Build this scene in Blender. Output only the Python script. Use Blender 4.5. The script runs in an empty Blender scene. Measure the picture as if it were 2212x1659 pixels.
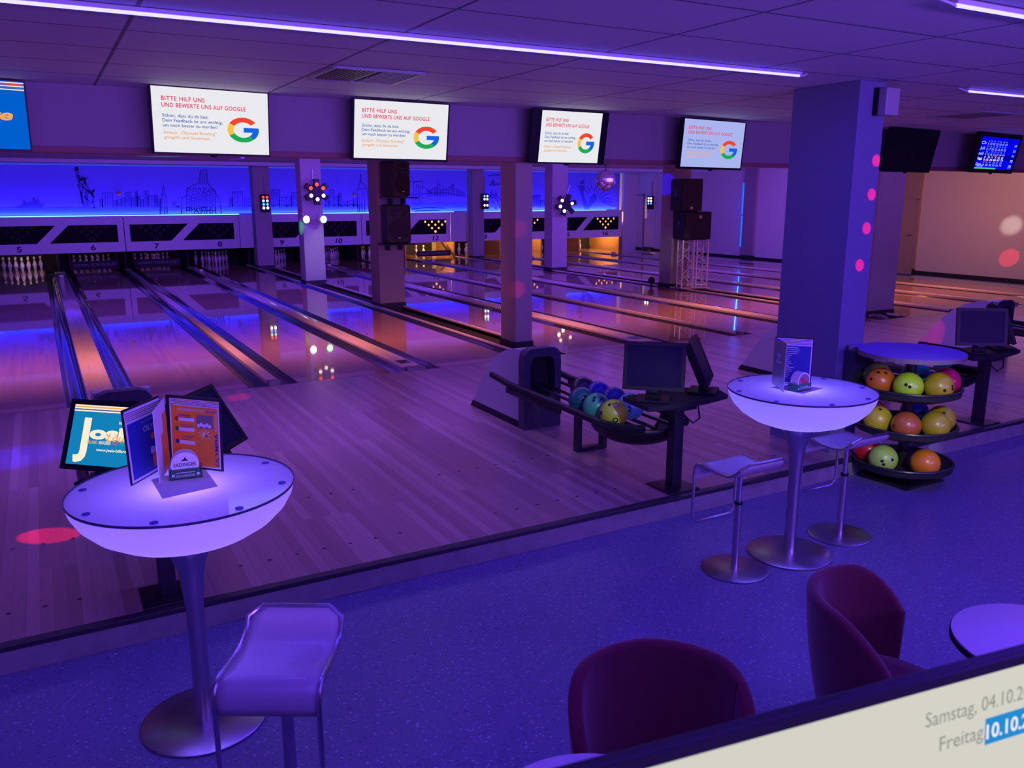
import bpy, bmesh, math, random
from math import pi, sin, cos, radians as R
from mathutils import Matrix, Vector
random.seed(7)
sc = bpy.context.scene
col = sc.collection

# ------------------------------------------------------------------ camera
CAM = Vector((-0.0478, -8.8266, 1.9751)); YAW, PIT, ROLL, F = 0.509, 0.2219, -0.0014, 1803.86
def cam_axes():
    cy, sy, cp, sp = cos(YAW), sin(YAW), cos(PIT), sin(PIT)
    f = Vector((sy*cp, cy*cp, -sp)); r = Vector((cy, -sy, 0)); u = r.cross(f)
    c, s = cos(ROLL), sin(ROLL)
    return c*r+s*u, -s*r+c*u, f
AX = cam_axes()
cd = bpy.data.cameras.new('camera'); cam = bpy.data.objects.new('camera', cd); col.objects.link(cam)
cd.sensor_width = 36; cd.lens = F*36/2212; cd.clip_start = 0.05; cd.clip_end = 100
m = Matrix((AX[0], AX[1], -AX[2])).transposed().to_4x4(); m.translation = CAM; cam.matrix_world = m
cd.dof.use_dof = True; cd.dof.focus_distance = 7.0; cd.dof.aperture_fstop = 11
sc.camera = cam
def at(u, v, ax, val):
    """the point of the plane ax = val that pixel (u, v) of the 2212 x 1659 frame looks at"""
    d = AX[0]*((u-1106)/F) - AX[1]*((v-829.5)/F) + AX[2]
    i = 'xyz'.index(ax); t = (val-CAM[i])/d[i]
    return CAM + d*t

# ------------------------------------------------------------------ world, view, lights
w = bpy.data.worlds.new('dim violet hall'); sc.world = w; w.use_nodes = True
w.node_tree.nodes['Background'].inputs[0].default_value = (0.13, 0.040, 0.62, 1)
w.node_tree.nodes['Background'].inputs[1].default_value = 0.5
sc.view_settings.view_transform = 'Standard'; sc.view_settings.look = 'None'
sc.view_settings.exposure = 0; sc.view_settings.gamma = 1; sc.view_settings.use_curve_mapping = False
sc.cycles.use_denoising = True
def area(name, loc, size, power, color, target=None, sizey=None, spread=pi):
    l = bpy.data.lights.new(name, 'AREA'); l.shape = 'RECTANGLE'; l.size = size; l.size_y = sizey or size
    l.energy = power; l.color = color; l.spread = spread
    o = bpy.data.objects.new(name, l); col.objects.link(o); o.location = loc
    d = (Vector(target)-Vector(loc)) if target else Vector((0, 0, -1))
    o.rotation_euler = d.to_track_quat('-Z', 'Y').to_euler()
    return o
def spot(name, loc, target, power, color, angle, blend=.3, rad=.02):
    l = bpy.data.lights.new(name, 'SPOT'); l.energy = power; l.color = color; l.spot_size = R(angle); l.spot_blend = blend
    l.shadow_soft_size = rad
    o = bpy.data.objects.new(name, l); col.objects.link(o); o.location = loc
    o.rotation_euler = (Vector(target)-Vector(loc)).to_track_quat('-Z', 'Y').to_euler()
    return o
def point(name, loc, power, color, rad=.03):
    l = bpy.data.lights.new(name, 'POINT'); l.energy = power; l.color = color; l.shadow_soft_size = rad
    o = bpy.data.objects.new(name, l); col.objects.link(o); o.location = loc; return o
VIO = (.17, .045, 1.0); BLU = (.06, .02, 1.0); WARM = (1.0, .42, .16)
CZ = 2.775                                                      # ceiling of the front part
# light strips on the ceiling (housings further down, except for the last, added one)
area('strip light long', (2.2, -4.63, CZ-.045), 4.6, 34, (.09, .03, 1), sizey=.016)
area('strip light side', (8.6, -4.65, CZ-.045), 4.6, 26, (.09, .03, 1), sizey=.016)
area('strip light near', (5.6, -6.45, CZ-.045), 4.4, 34, (.09, .03, 1), sizey=.016)
area('added strip fill', (.8, -7.9, CZ-.045), 5.0, 60, (.10, .028, 1), sizey=.016)  # unseen strip without housing, added to brighten the seating area
# lamps over the lanes, on the ceiling behind the bulkhead, then unseen fill lights
area('added lane fill violet', (8.5, 6.7, 2.62), 19, 950, (.195, .058, 1), target=(8.5, 13.5, 0), sizey=1.4)  # added large fill, hidden by the bulkhead, lights lanes and masking
area('lane wash warm', (7, 1.3, 2.68), 20, 200, (1, .34, .17), target=(7, 2.4, 0), sizey=.4, spread=R(85))
area('lane wash warm end', (16.3, 2.6, 2.66), 5, 50, (1, .42, .24), target=(18.0, 4.5, 0), sizey=.4)
area('added run-up fill', (7, -1.15, 2.64), 20, 420, (.30, .13, 1), target=(7, -4.2, 0), sizey=.3)  # added fill for the run-up boards, tucked out of view
area('added ceiling fill', (3, -11.5, 1.9), 9, 330, (.27, .105, 1), target=(3, -9.2, 2.9), sizey=.3, spread=R(120))  # unseen fill behind the camera, added to lift the ceiling
spot('added fill rack', (2.6, -8.9, 2.72), (5.45, -4.97, .30), 330, (.95, 1, .66), 12, .7, .05)  # three spots added out of view to brighten balls and menus
spot('added fill balls', (1.9, -8.9, 2.72), (3.52, -3.95, .42), 190, (.9, 1, .7), 9, .8, .05)
spot('added fill table', (.2, -8.9, 2.72), (.33, -5.4, 1.0), 40, (1, .9, .8), 12, .9, .05)
# strips behind the top of the pin masking, washing the painted wall
area('wall wash', (6.8, 16.62, 1.50), 24, 165, (.028, .004, 1), target=(6.8, 17.4, 2.6), sizey=.08)
area('wall wash line', (6.8, 16.955, 1.476), 24, 60, (.06, .30, 1), target=(6.8, 17.1, 2.2), sizey=.02)

# ------------------------------------------------------------------ materials
def newmat(name):
    mt = bpy.data.materials.new(name); mt.use_nodes = True
    nt = mt.node_tree; return mt, nt, nt.nodes['Principled BSDF']
def pm(name, color, rough=.5, metal=0, spec=.5, coat=0, emit=None, estr=0, var=0, vscale=8, bump=0, sheen=0):
    mt, nt, b = newmat(name)
    b.inputs['Base Color'].default_value = (*color, 1); b.inputs['Roughness'].default_value = rough
    b.inputs['Metallic'].default_value = metal; b.inputs['Specular IOR Level'].default_value = spec
    b.inputs['Coat Weight'].default_value = coat; b.inputs['Coat Roughness'].default_value = .04
    b.inputs['Sheen Weight'].default_value = sheen
    if emit: b.inputs['Emission Color'].default_value = (*emit, 1); b.inputs['Emission Strength'].default_value = estr
    if var or bump:
        tc = nt.nodes.new('ShaderNodeTexCoord'); n = nt.nodes.new('ShaderNodeTexNoise')
        n.inputs['Scale'].default_value = vscale; n.inputs['Detail'].default_value = 5
        nt.links.new(tc.outputs['Object'], n.inputs['Vector'])
    if var:
        mx = nt.nodes.new('ShaderNodeMix'); mx.data_type = 'RGBA'
        mx.inputs[6].default_value = (*[c*(1-var) for c in color], 1); mx.inputs[7].default_value = (*[min(1, c*(1+var)) for c in color], 1)
        nt.links.new(n.outputs['Fac'], mx.inputs[0]); nt.links.new(mx.outputs[2], b.inputs['Base Color'])
    if bump:
        bp = nt.nodes.new('ShaderNodeBump'); bp.inputs['Strength'].default_value = bump; bp.inputs['Distance'].default_value = .01
        nt.links.new(n.outputs['Fac'], bp.inputs['Height']); nt.links.new(bp.outputs['Normal'], b.inputs['Normal'])
    return mt
def em(name, color, strength=1.0):
    mt = bpy.data.materials.new(name); mt.use_nodes = True; nt = mt.node_tree; nt.nodes.clear()
    e = nt.nodes.new('ShaderNodeEmission'); o = nt.nodes.new('ShaderNodeOutputMaterial')
    e.inputs[0].default_value = (*color, 1); e.inputs[1].default_value = strength
    nt.links.new(e.outputs[0], o.inputs[0]); return mt
def lin(r, g, b):
    f = lambda c: (c/255/12.92) if c <= 10 else ((c/255+.055)/1.055)**2.4
    return (f(r), f(g), f(b))
def wood(name, c1, c2, rowh, length, rough, coat, grain=.5, dirt=0, coatr=.03):
    """boards that run along Y"""
    mt, nt, b = newmat(name); N = nt.nodes; L = nt.links
    tc = N.new('ShaderNodeTexCoord'); mp = N.new('ShaderNodeMapping'); mp.inputs['Rotation'].default_value = (0, 0, pi/2)
    L.new(tc.outputs['Object'], mp.inputs['Vector'])
    br = N.new('ShaderNodeTexBrick'); br.offset = .37; br.inputs['Scale'].default_value = 1
    br.inputs['Color1'].default_value = (*c1, 1); br.inputs['Color2'].default_value = (*c2, 1)
    br.inputs['Mortar'].default_value = (*[x*.55 for x in c2], 1); br.inputs['Mortar Size'].default_value = .0006
    br.inputs['Brick Width'].default_value = length; br.inputs['Row Height'].default_value = rowh; br.inputs['Bias'].default_value = 0
    L.new(mp.outputs[0], br.inputs['Vector'])
    mp2 = N.new('ShaderNodeMapping'); mp2.inputs['Scale'].default_value = (60, 2, 1); L.new(tc.outputs['Object'], mp2.inputs['Vector'])
    no = N.new('ShaderNodeTexNoise'); no.inputs['Scale'].default_value = 1; no.inputs['Detail'].default_value = 6
    L.new(mp2.outputs[0], no.inputs['Vector'])
    rp = N.new('ShaderNodeMapRange'); rp.inputs[3].default_value = 1-grain*.5; rp.inputs[4].default_value = 1+grain*.3
    L.new(no.outputs['Fac'], rp.inputs[0])
    mu = N.new('ShaderNodeMix'); mu.data_type = 'RGBA'; mu.blend_type = 'MULTIPLY'; mu.inputs[0].default_value = 1
    L.new(br.outputs['Color'], mu.inputs[6]); L.new(rp.outputs[0], mu.inputs[7]); L.new(mu.outputs[2], b.inputs['Base Color'])
    b.inputs['Roughness'].default_value = rough; b.inputs['Coat Weight'].default_value = coat; b.inputs['Coat Roughness'].default_value = coatr
    return mt
def terrazzo():
    mt, nt, b = newmat('speckled vinyl'); N = nt.nodes; L = nt.links
    tc = N.new('ShaderNodeTexCoord'); v = N.new('ShaderNodeTexVoronoi'); v.inputs['Scale'].default_value = 130
    L.new(tc.outputs['Object'], v.inputs['Vector'])
    cr = N.new('ShaderNodeValToRGB'); cr.color_ramp.interpolation = 'CONSTANT'
    e = cr.color_ramp.elements; e[0].color = (.10, .11, .18, 1); e[0].position = 0
    e[1].color = (.175, .18, .29, 1); e[1].position = .05
    x = e.new(.965); x.color = (.40, .40, .50, 1)
    sp = N.new('ShaderNodeSeparateColor'); L.new(v.outputs['Color'], sp.inputs[0]); L.new(sp.outputs[0], cr.inputs[0])
    n = N.new('ShaderNodeTexNoise'); n.inputs['Scale'].default_value = 1.2; n.inputs['Detail'].default_value = 4; L.new(tc.outputs['Object'], n.inputs['Vector'])
    rp = N.new('ShaderNodeMapRange'); rp.inputs[3].default_value = .8; rp.inputs[4].default_value = 1.15; L.new(n.outputs['Fac'], rp.inputs[0])
    mu = N.new('ShaderNodeMix'); mu.data_type = 'RGBA'; mu.blend_type = 'MULTIPLY'; mu.inputs[0].default_value = 1
    L.new(cr.outputs[0], mu.inputs[6]); L.new(rp.outputs[0], mu.inputs[7]); L.new(mu.outputs[2], b.inputs['Base Color'])
    b.inputs['Roughness'].default_value = .38
    return mt
def ceil_tiles():
    mt, nt, b = newmat('ceiling tiles'); N = nt.nodes; L = nt.links
    tc = N.new('ShaderNodeTexCoord'); s = N.new('ShaderNodeSeparateXYZ'); L.new(tc.outputs['Object'], s.inputs[0])
    def line(out, off, sp, wd):
        a = N.new('ShaderNodeMath'); a.operation = 'SUBTRACT'; a.inputs[1].default_value = off; L.new(out, a.inputs[0])
        d = N.new('ShaderNodeMath'); d.operation = 'DIVIDE'; d.inputs[1].default_value = sp; L.new(a.outputs[0], d.inputs[0])
        f = N.new('ShaderNodeMath'); f.operation = 'FRACT'; L.new(d.outputs[0], f.inputs[0])
        l = N.new('ShaderNodeMath'); l.operation = 'LESS_THAN'; l.inputs[1].default_value = wd/sp; L.new(f.outputs[0], l.inputs[0]); return l.outputs[0]
    a = line(s.outputs[0], .42, 1.235, .02); c = line(s.outputs[1], -2.845, .607, .018)
    mxm = N.new('ShaderNodeMath'); mxm.operation = 'MAXIMUM'; L.new(a, mxm.inputs[0]); L.new(c, mxm.inputs[1])
    mx = N.new('ShaderNodeMix'); mx.data_type = 'RGBA'; mx.inputs[6].default_value = (.56, .54, .54, 1); mx.inputs[7].default_value = (.14, .13, .14, 1)
    L.new(mxm.outputs[0], mx.inputs[0]); L.new(mx.outputs[2], b.inputs['Base Color']); b.inputs['Roughness'].default_value = .7
    return mt
def translucent(name, color, coat=0.0, mixf=.75):
    mt = bpy.data.materials.new(name); mt.use_nodes = True; nt = mt.node_tree; N = nt.nodes; L = nt.links; N.clear()
    o = N.new('ShaderNodeOutputMaterial'); t = N.new('ShaderNodeBsdfTranslucent'); d = N.new('ShaderNodeBsdfDiffuse'); g = N.new('ShaderNodeBsdfGlossy')
    m1 = N.new('ShaderNodeMixShader'); m2 = N.new('ShaderNodeMixShader'); fr = N.new('ShaderNodeFresnel')
    t.inputs[0].default_value = (*color, 1); d.inputs[0].default_value = (*color, 1); g.inputs['Roughness'].default_value = .08
    m1.inputs[0].default_value = mixf; L.new(d.outputs[0], m1.inputs[1]); L.new(t.outputs[0], m1.inputs[2])
    L.new(m1.outputs[0], m2.inputs[1]); L.new(g.outputs[0], m2.inputs[2])
    if coat: L.new(fr.outputs[0], m2.inputs[0])
    else: m2.inputs[0].default_value = 0
    L.new(m2.outputs[0], o.inputs[0]); return mt

MT = dict(
 terrazzo=terrazzo(), tiles=ceil_tiles(),
 approach=wood('approach boards', (.50, .33, .30), (.31, .18, .17), .06, 2.4, .40, .8, .35, coatr=.17),
 lane=wood('lane boards', (.58, .28, .12), (.44, .19, .075), .027, 1.1, .25, 1.0, .4, coatr=.03),
 cap=wood('capping wood', (.78, .58, .50), (.70, .50, .42), .3, 3.0, .3, .7, .3, coatr=.08),
 gutter=pm('gutter plastic', (.035, .03, .045), .13, coat=.6), nose=pm('dark step edge', (.03, .03, .035), .4),
 step=pm('grey step board', (.30, .28, .28), .55, var=.35, vscale=9), black=pm('black plastic', (.010, .010, .013), .4, spec=.3),
 blackmat=pm('matt black', (.012, .011, .013), .7), blackmetal=pm('black painted steel', (.018, .018, .022), .32),
 wall=pm('white wall paint', (.66, .62, .60), .75, var=.05, vscale=1.5), mural=pm('painted wall', (.24, .17, .62), .8),
 column=pm('rough plaster column', (.33, .29, .29), .8, var=.08, vscale=6, bump=.25), bluecol=pm('smooth painted pillar', (.15, .14, .27), .6),
 base=pm('black skirting', (.02, .02, .025), .5), maroon=pm('maroon edge trim', (.30, .10, .12), .6), soffit=pm('bulkhead board', (.34, .26, .30), .7, var=.04, vscale=2), ceil2=pm('lane ceiling board', (.50, .46, .50), .7),
 brown=pm('door tinted by warm light', (.38, .30, .24), .55), masking=pm('white masking board', (.70, .66, .72), .42), dispdark=pm('dark display glass', (.008, .006, .010), .5, spec=.06),  # brown: warm light on door and wall section put into the colour
 ring=pm('grey ring print', (.16, .14, .15), .5), lamp_on=em('lit pin lamp', (1.0, .34, .12), 2.0), ink=pm('black ink', (.012, .01, .02), .5),
 pin=pm('white pin plastic', (.80, .76, .70), .25, coat=.4), pinred=pm('red pin stripe', (.55, .03, .03), .3), curtain=pm('pit curtain and shaded panel', (.02, .018, .022), .8),
 pit_board=pm('pale worn board', (.55, .47, .30), .7, var=.3, vscale=9), pitwood=pm('pit side wood', (.42, .22, .08), .45, var=.2, vscale=5), white_letter=pm('pale lettering', (.62, .60, .70), .5), dull_letter=pm('dull lettering', (.20, .19, .26), .5),
 steel=pm('brushed steel', (.52, .51, .54), .30, metal=1, var=.08, vscale=30), chrome=pm('polished chrome', (.75, .75, .78), .12, metal=1), alu=pm('truss aluminium', (.80, .74, .74), .4, metal=.5),
 hoodside=pm('pale hood panel', (.36, .33, .36), .45), hoodfront=pm('dark hood front', (.035, .035, .06), .38), cavity=pm('cavity black', (.004, .004, .005), .8),
 seatlam=pm('grey seat laminate', (.46, .45, .48), .30, coat=.25), velvet=pm('burgundy fabric', (.11, .004, .022), .85, sheen=.35, bump=.08, vscale=300),
 seam=pm('dark seam', (.04, .002, .008), .8), tabletop=pm('white laminate', (.66, .64, .70), .35), bluetop=pm('top tinted by blue light', (.20, .13, .62), .5), edge=pm('table edge band', (.20, .15, .17), .5),  # bluetop: blue of the light put into the base colour
 green=pm('green card', (.02, .13, .07), .6), card=pm('white card', (.72, .70, .72), .6), paper=pm('white paper', (.70, .68, .72), .7), folder=pm('black folder', (.012, .012, .016), .45),
 orange=pm('orange page', (.85, .24, .03), .55), navy=pm('blue page', (.02, .03, .30), .5), pagewhite=pm('page margin', (.72, .68, .76), .55), cover=pm('grey glossy cover', (.30, .30, .28), .22, coat=.5, var=.5, vscale=14),
 bowl=translucent('glowing bowl plastic', (.92, .90, .95)), frost=translucent('frosted glass top', (.80, .78, .86), coat=1, mixf=.7), capdot=pm('violet glass fastener', (.10, .05, .42), .4),
 glassedge=pm('glass edge', (.05, .06, .12), .15),
 strip=em('light strip glow', (.09, .08, 1.0), 10), neon=em('blue neon glow', (.0, .10, 1.0), 2.4), wallled=em('blue led line', (.10, .35, 1.0), 5),
 lamp_w=em('white lamp', (1, .95, 1), 7), lamp_g=em('green lamp', (.25, 1, .35), 4), lamp_r=em('red lamp', (1, .06, .03), 2.2), lamp_b=em('blue lamp', (.05, .25, 1), 3.5), lamp_t=em('turquoise lamp', (.3, .95, .9), 2.5), lamp_p=em('pale pink lamp', (1, .62, .60), 3.0),
 screen_white=em('bright white screen', (.82, .82, .86), 1.0), screen_dim=em('dim white screen', (.40, .46, .86), 1.0), screen_warm=em('warm white screen', (.66, .65, .57), 1.0),
 screen_blue=em('blue screen', lin(0, 95, 205), 1.0), screen_teal=em('teal screen', lin(18, 128, 185), 1.0), screen_score=em('score screen', (.0, .0, .85), 1.0), scorerow=em('active score row', (.0, .0, .35), 1),
 screen_off=pm('screen off', (.008, .004, .03), .4, spec=.15),
 t_red=em('red screen text', lin(225, 60, 95), 1), t_blue=em('blue screen text', lin(70, 105, 175), 1), t_orange=em('orange screen text', lin(235, 170, 110), 1),
 g_red=em('logo red', lin(240, 70, 45), 1), g_yel=em('logo yellow', lin(245, 195, 75), 1), g_grn=em('logo green', lin(30, 170, 85), 1), g_blu=em('logo blue', lin(20, 100, 225), 1),
 t_cream=em('cream screen text', (1, .86, .66), 1.0), t_tan=em('tan screen text', lin(240, 170, 90), 1), t_pink=em('pink screen text', lin(205, 60, 120), 1), t_turq=em('turquoise screen text', lin(30, 175, 165), 1), t_white=em('white screen text', (.9, .9, .95), 1), t_pale=em('pale score text', lin(150, 165, 255), 1),
 t_grey=em('grey screen text', (.28, .28, .27), 1), hl=em('screen highlight', lin(35, 140, 210), 1), t_green=em('green screen bar', lin(70, 200, 140), 1),
 mural_line=pm('dark mural paint', (.09, .07, .30), .8), mural_sea=pm('sea paint', (.13, .12, .56), .8), mural_pale=pm('pale mural paint', (.62, .60, .80), .8),
 orangeball=pm('orange plastic', (.85, .12, .02), .3), white_box=pm('white casing', (.62, .60, .66), .45), speaker=pm('speaker casing', (.032, .028, .028), .55), grille=pm('speaker grille', (.008, .007, .008), .6), badge=pm('silver badge', (.75, .45, .42), .3),
)
# mirror ball
mb_, nt_, b_ = newmat('mirror tiles'); b_.inputs['Metallic'].default_value = .95; b_.inputs['Roughness'].default_value = .09; b_.inputs['Base Color'].default_value = (.95, .95, .97, 1); MT['mirror'] = mb_
BALLMAT = {}
def ballmat(name, c):
    if name not in BALLMAT: BALLMAT[name] = pm(name, c, .3, coat=.2, var=.16, vscale=11)
    return BALLMAT[name]

# ------------------------------------------------------------------ mesh helpers
class MB:
    def __init__(s): s.bm = bmesh.new()
    def _add(s, verts, faces):
        vs = [s.bm.verts.new(v) for v in verts]
        for f in faces:
            try: s.bm.faces.new([vs[i] for i in f])
            except ValueError: pass
        return s
    def box(s, lo, hi, bev=0, M=None):
        b = bmesh.new(); bmesh.ops.create_cube(b, size=1)
        for v in b.verts: v.co = Vector([lo[i]+(v.co[i]+.5)*(hi[i]-lo[i]) for i in range(3)])
        if bev: bmesh.ops.bevel(b, geom=list(b.edges), offset=bev, segments=2, affect='EDGES', profile=.5)
        return s._merge(b, M)
    def _merge(s, b, M=None):
        b.verts.index_update()
        vs = [(M @ v.co if M else v.co.copy()) for v in b.verts]; fs = [[v.index for v in f.verts] for f in b.faces]
        b.free(); return s._add(vs, fs)
    def cyl(s, p0, p1, r0, r1=None, n=16, cap=True):
        p0, p1 = Vector(p0), Vector(p1); r1 = r0 if r1 is None else r1
        q = (p1-p0).to_track_quat('Z', 'Y'); vs = []
        for p, r in ((p0, r0), (p1, r1)):
            for k in range(n): vs.append(p + q @ Vector((r*cos(2*pi*k/n), r*sin(2*pi*k/n), 0)))
        fs = [(k, (k+1) % n, n+(k+1) % n, n+k) for k in range(n)]
        if cap: fs += [tuple(range(n-1, -1, -1)), tuple(range(n, 2*n))]
        return s._add(vs, fs)
    def tube(s, pts, r, n=8, closed=False, ry=None):
        pts = [Vector(p) for p in pts]; N = len(pts); vs = []; up = None
        for i, p in enumerate(pts):
            a = pts[(i-1) % N] if (closed or i) else p; c = pts[(i+1) % N] if (closed or i < N-1) else p
            t = (c-a).normalized()
            if up is None: up = Vector((0, 0, 1)) if abs(t.z) < .9 else Vector((1, 0, 0))
            sd = t.cross(up).normalized(); up = sd.cross(t).normalized()
            for k in range(n): vs.append(p + sd*(r*cos(2*pi*k/n)) + up*((ry or r)*sin(2*pi*k/n)))
        fs = []
        for i in range(N if closed else N-1):
            j = (i+1) % N
            for k in range(n): fs.append((i*n+k, i*n+(k+1) % n, j*n+(k+1) % n, j*n+k))
        if not closed: fs += [tuple(range(n-1, -1, -1)), tuple((N-1)*n+k for k in range(n))]
        return s._add(vs, fs)
    def lathe(s, prof, n=32, c=(0, 0, 0)):
        c = Vector(c); vs = []; fs = []; P = len(prof)
        for k in range(n):
            a = 2*pi*k/n
            for r, z in prof: vs.append(c+Vector((max(r, 1e-5)*cos(a), max(r, 1e-5)*sin(a), z)))
        for k in range(n):
            j = (k+1) % n
            for i in range(P-1): fs.append((k*P+i, j*P+i, j*P+i+1, k*P+i+1))
        s._add(vs, fs); bmesh.ops.remove_doubles(s.bm, verts=list(s.bm.verts), dist=2e-5); return s
    def prism(s, poly, M, d):
        """2-D polygon, extruded from 0 to d along local z, placed by M"""
        n = len(poly); vs = [M @ Vector((x, y, 0)) for x, y in poly] + [M @ Vector((x, y, d)) for x, y in poly]
        fs = [tuple(range(n-1, -1, -1)), tuple(range(n, 2*n))] + [(i, (i+1) % n, n+(i+1) % n, n+i) for i in range(n)]
        return s._add(vs, fs)
    def sphere(s, c, r, seg=24, rings=14, sc=(1, 1, 1)):
        b = bmesh.new(); bmesh.ops.create_uvsphere(b, u_segments=seg, v_segments=rings, radius=r)
        return s._merge(b, Matrix.Translation(Vector(c)) @ Matrix.Diagonal((*sc, 1)))
    def ribbon(s, pts, wd, y=0.0):
        """flat line of width wd in an XZ plane"""
        for a, b in zip(pts[:-1], pts[1:]):
            d = Vector((b[0]-a[0], b[1]-a[1])); L_ = d.length
            if L_ < 1e-6: continue
            d /= L_; n = Vector((-d.y, d.x))*wd/2; e = d*wd*.3
            s._add([(a[0]-e.x+n.x, y, a[1]-e.y+n.y), (a[0]-e.x-n.x, y, a[1]-e.y-n.y), (b[0]+e.x-n.x, y, b[1]+e.y-n.y), (b[0]+e.x+n.x, y, b[1]+e.y+n.y)], [(0, 1, 2, 3)])
        return s
    def build(s, name, mat, parent=None, smooth=False, recalc=True, loc=None, rot=None):
        if recalc: bmesh.ops.recalc_face_normals(s.bm, faces=list(s.bm.faces))
        me = bpy.data.meshes.new(name); s.bm.to_mesh(me); s.bm.free()
        for mt in (mat if isinstance(mat, list) else [mat]): me.materials.append(MT[mt] if isinstance(mt, str) else mt)
        if smooth:
            for p in me.polygons: p.use_smooth = True
            try: me.set_sharp_from_angle(angle=R(40))
            except Exception: pass
        o = bpy.data.objects.new(name, me); col.objects.link(o)
        if parent: o.parent = parent
        if loc is not None: o.location = loc
        if rot is not None: o.rotation_euler = rot
        return o
def tag(o, label=None, cat=None, group=None, kind=None):
    if label: o['label'] = label
    if cat: o['category'] = cat
    if group: o['group'] = group
    if kind: o['kind'] = kind
    return o
def thing(name, label, cat, loc=(0, 0, 0), rot=(0, 0, 0), group=None):
    o = bpy.data.objects.new(name, None); col.objects.link(o); o.location = loc; o.rotation_euler = rot; o.empty_display_size = .1
    return tag(o, label, cat, group)
def struct(name, mb, mat, label, parent=None, smooth=False):
    o = mb.build(name, mat, parent, smooth)
    if not parent: tag(o, label, 'building part', kind='structure')
    return o
def kids(o): return [c for c in bpy.data.objects if c.parent == o]
def copy_tree(o, parent=None, label=None, group=None, loc=None, rot=None):
    c = o.copy(); col.objects.link(c)
    if parent: c.parent = parent
    for ch in kids(o): copy_tree(ch, c)
    if label: c['label'] = label
    if group: c['group'] = group
    if loc is not None: c.location = loc
    if rot is not None: c.rotation_euler = rot
    return c
XZ = Matrix(((1, 0, 0, 0), (0, 0, -1, 0), (0, 1, 0, 0), (0, 0, 0, 1)))     # drawing plane that faces -Y
def frame_m(o, x, y):
    """drawing plane with origin o, x axis and y axis (unit vectors)"""
    x, y = Vector(x).normalized(), Vector(y).normalized(); z = x.cross(y)
    mm = Matrix((x, y, z)).transposed().to_4x4(); mm.translation = Vector(o); return mm
CAPH = None
def text_verts(body, bold=0.0, shear=0.0, space=1.0):
    cu = bpy.data.curves.new('t', 'FONT'); cu.body = body; cu.size = 1; cu.offset = bold; cu.shear = shear; cu.resolution_u = 3; cu.space_character = space
    ob = bpy.data.objects.new('t', cu); col.objects.link(ob); bpy.context.view_layer.update()
    dg = bpy.context.evaluated_depsgraph_get(); me = bpy.data.meshes.new_from_object(ob.evaluated_get(dg))
    vs = [v.co.copy() for v in me.vertices]; fs = [list(p.vertices) for p in me.polygons]
    bpy.data.objects.remove(ob); bpy.data.curves.remove(cu); bpy.data.meshes.remove(me)
    return vs, fs
def add_text(mb, body, x, y, width, caph, M, bold=0.0, shear=0.0, space=1.0, center=False, lift=.0006, warp=None):
    """text whose baseline starts at (x, y) of the drawing plane M, as wide as width (None: natural), capital height caph"""
    global CAPH
    if CAPH is None: CAPH = max(v.y for v in text_verts('H')[0])
    vs, fs = text_verts(body, bold, shear, space)
    if not vs: return mb
    x0, x1 = min(v.x for v in vs), max(v.x for v in vs); sy = caph/CAPH; sx = sy if width is None else width/(x1-x0)
    off = -(x1-x0)*sx/2 if center else 0
    out = []
    for v in vs:
        p = M @ Vector((x+off+(v.x-x0)*sx, y+v.y*sy, lift))
        out.append(warp(p) if warp else p)
    mb._add(out, fs); return mb
def rect(mb, x0, y0, x1, y1, M, lift=.0004, d=None):
    vs = [M @ Vector((x, y, lift)) for x, y in ((x0, y0), (x1, y0), (x1, y1), (x0, y1))]
    mb._add(vs, [(0, 1, 2, 3)]); return mb
def disc(mb, x, y, r, M, lift=.0005, n=20, rx=None):
    mb._add([M @ Vector((x+(rx or r)*cos(2*pi*k/n), y+r*sin(2*pi*k/n), lift)) for k in range(n)], [tuple(range(n))]); return mb
def ringflat(mb, x, y, r0, r1, M, lift=.0005, a0=0, a1=360, n=20, sx=1, sy=1):
    vs = []; 
    for k in range(n+1):
        a = R(a0+(a1-a0)*k/n)
        for r in (r0, r1): vs.append(M @ Vector((x+sx*r*cos(a), y+sy*r*sin(a), lift)))
    mb._add(vs, [(2*k, 2*k+1, 2*k+3, 2*k+2) for k in range(n)]); return mb

# ------------------------------------------------------------------ room shell
FL = -.135; STEP = -4.71; RWX = 19.35; MY = 16.36; WY = 17.0
LW = 1.06
NW = {5: 'five', 6: 'six', 7: 'seven', 8: 'eight', 9: 'nine', 10: 'ten', 11: 'eleven', 12: 'twelve', 13: 'thirteen', 14: 'fourteen', 15: 'fifteen', 16: 'sixteen'}
LX = {5: -1.06, 6: .657, 7: 2.238, 8: 3.916, 9: 5.686, 10: 7.417, 11: 8.91, 12: 10.646, 13: 12.412, 14: 14.139, 15: 15.716, 16: 17.358}
struct('floor', MB().box((-5, -13, FL-.1), (RWX, STEP, FL)), 'terrazzo', 'dark blue speckled floor of the seating area, lower than the wooden run-up')
fr = struct('floor_approach', MB().box((-5, STEP, FL-.1), (RWX, 0, 0)), 'approach', 'wooden board run-up floor between the step and the lanes')
mb = MB()
for k in range(5, 17):
    for Y, dx in ((-3.53, .155), (-4.40, .155)):
        for q in range(-3, 4): disc(mb, LX[k]+LW/2+q*dx, Y, .012, Matrix.Identity(4), .0008, 10)
mb.build('aiming_dots', 'ink', fr)
st = struct('trim_1', MB().box((-5, STEP-.035, FL), (RWX, STEP, -.022)), 'step', 'scuffed grey riser board along the edge of the run-up floor')
MB().box((-5, STEP-.042, -.024), (RWX, STEP+.012, .004), .004).build('edge_strip', 'nose', st)
struct('floor_lanebed', MB().box((-5, 0, -.4), (RWX, 18.6, -.11)), 'blackmat', 'dark underfloor below lanes and gutters')
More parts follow.
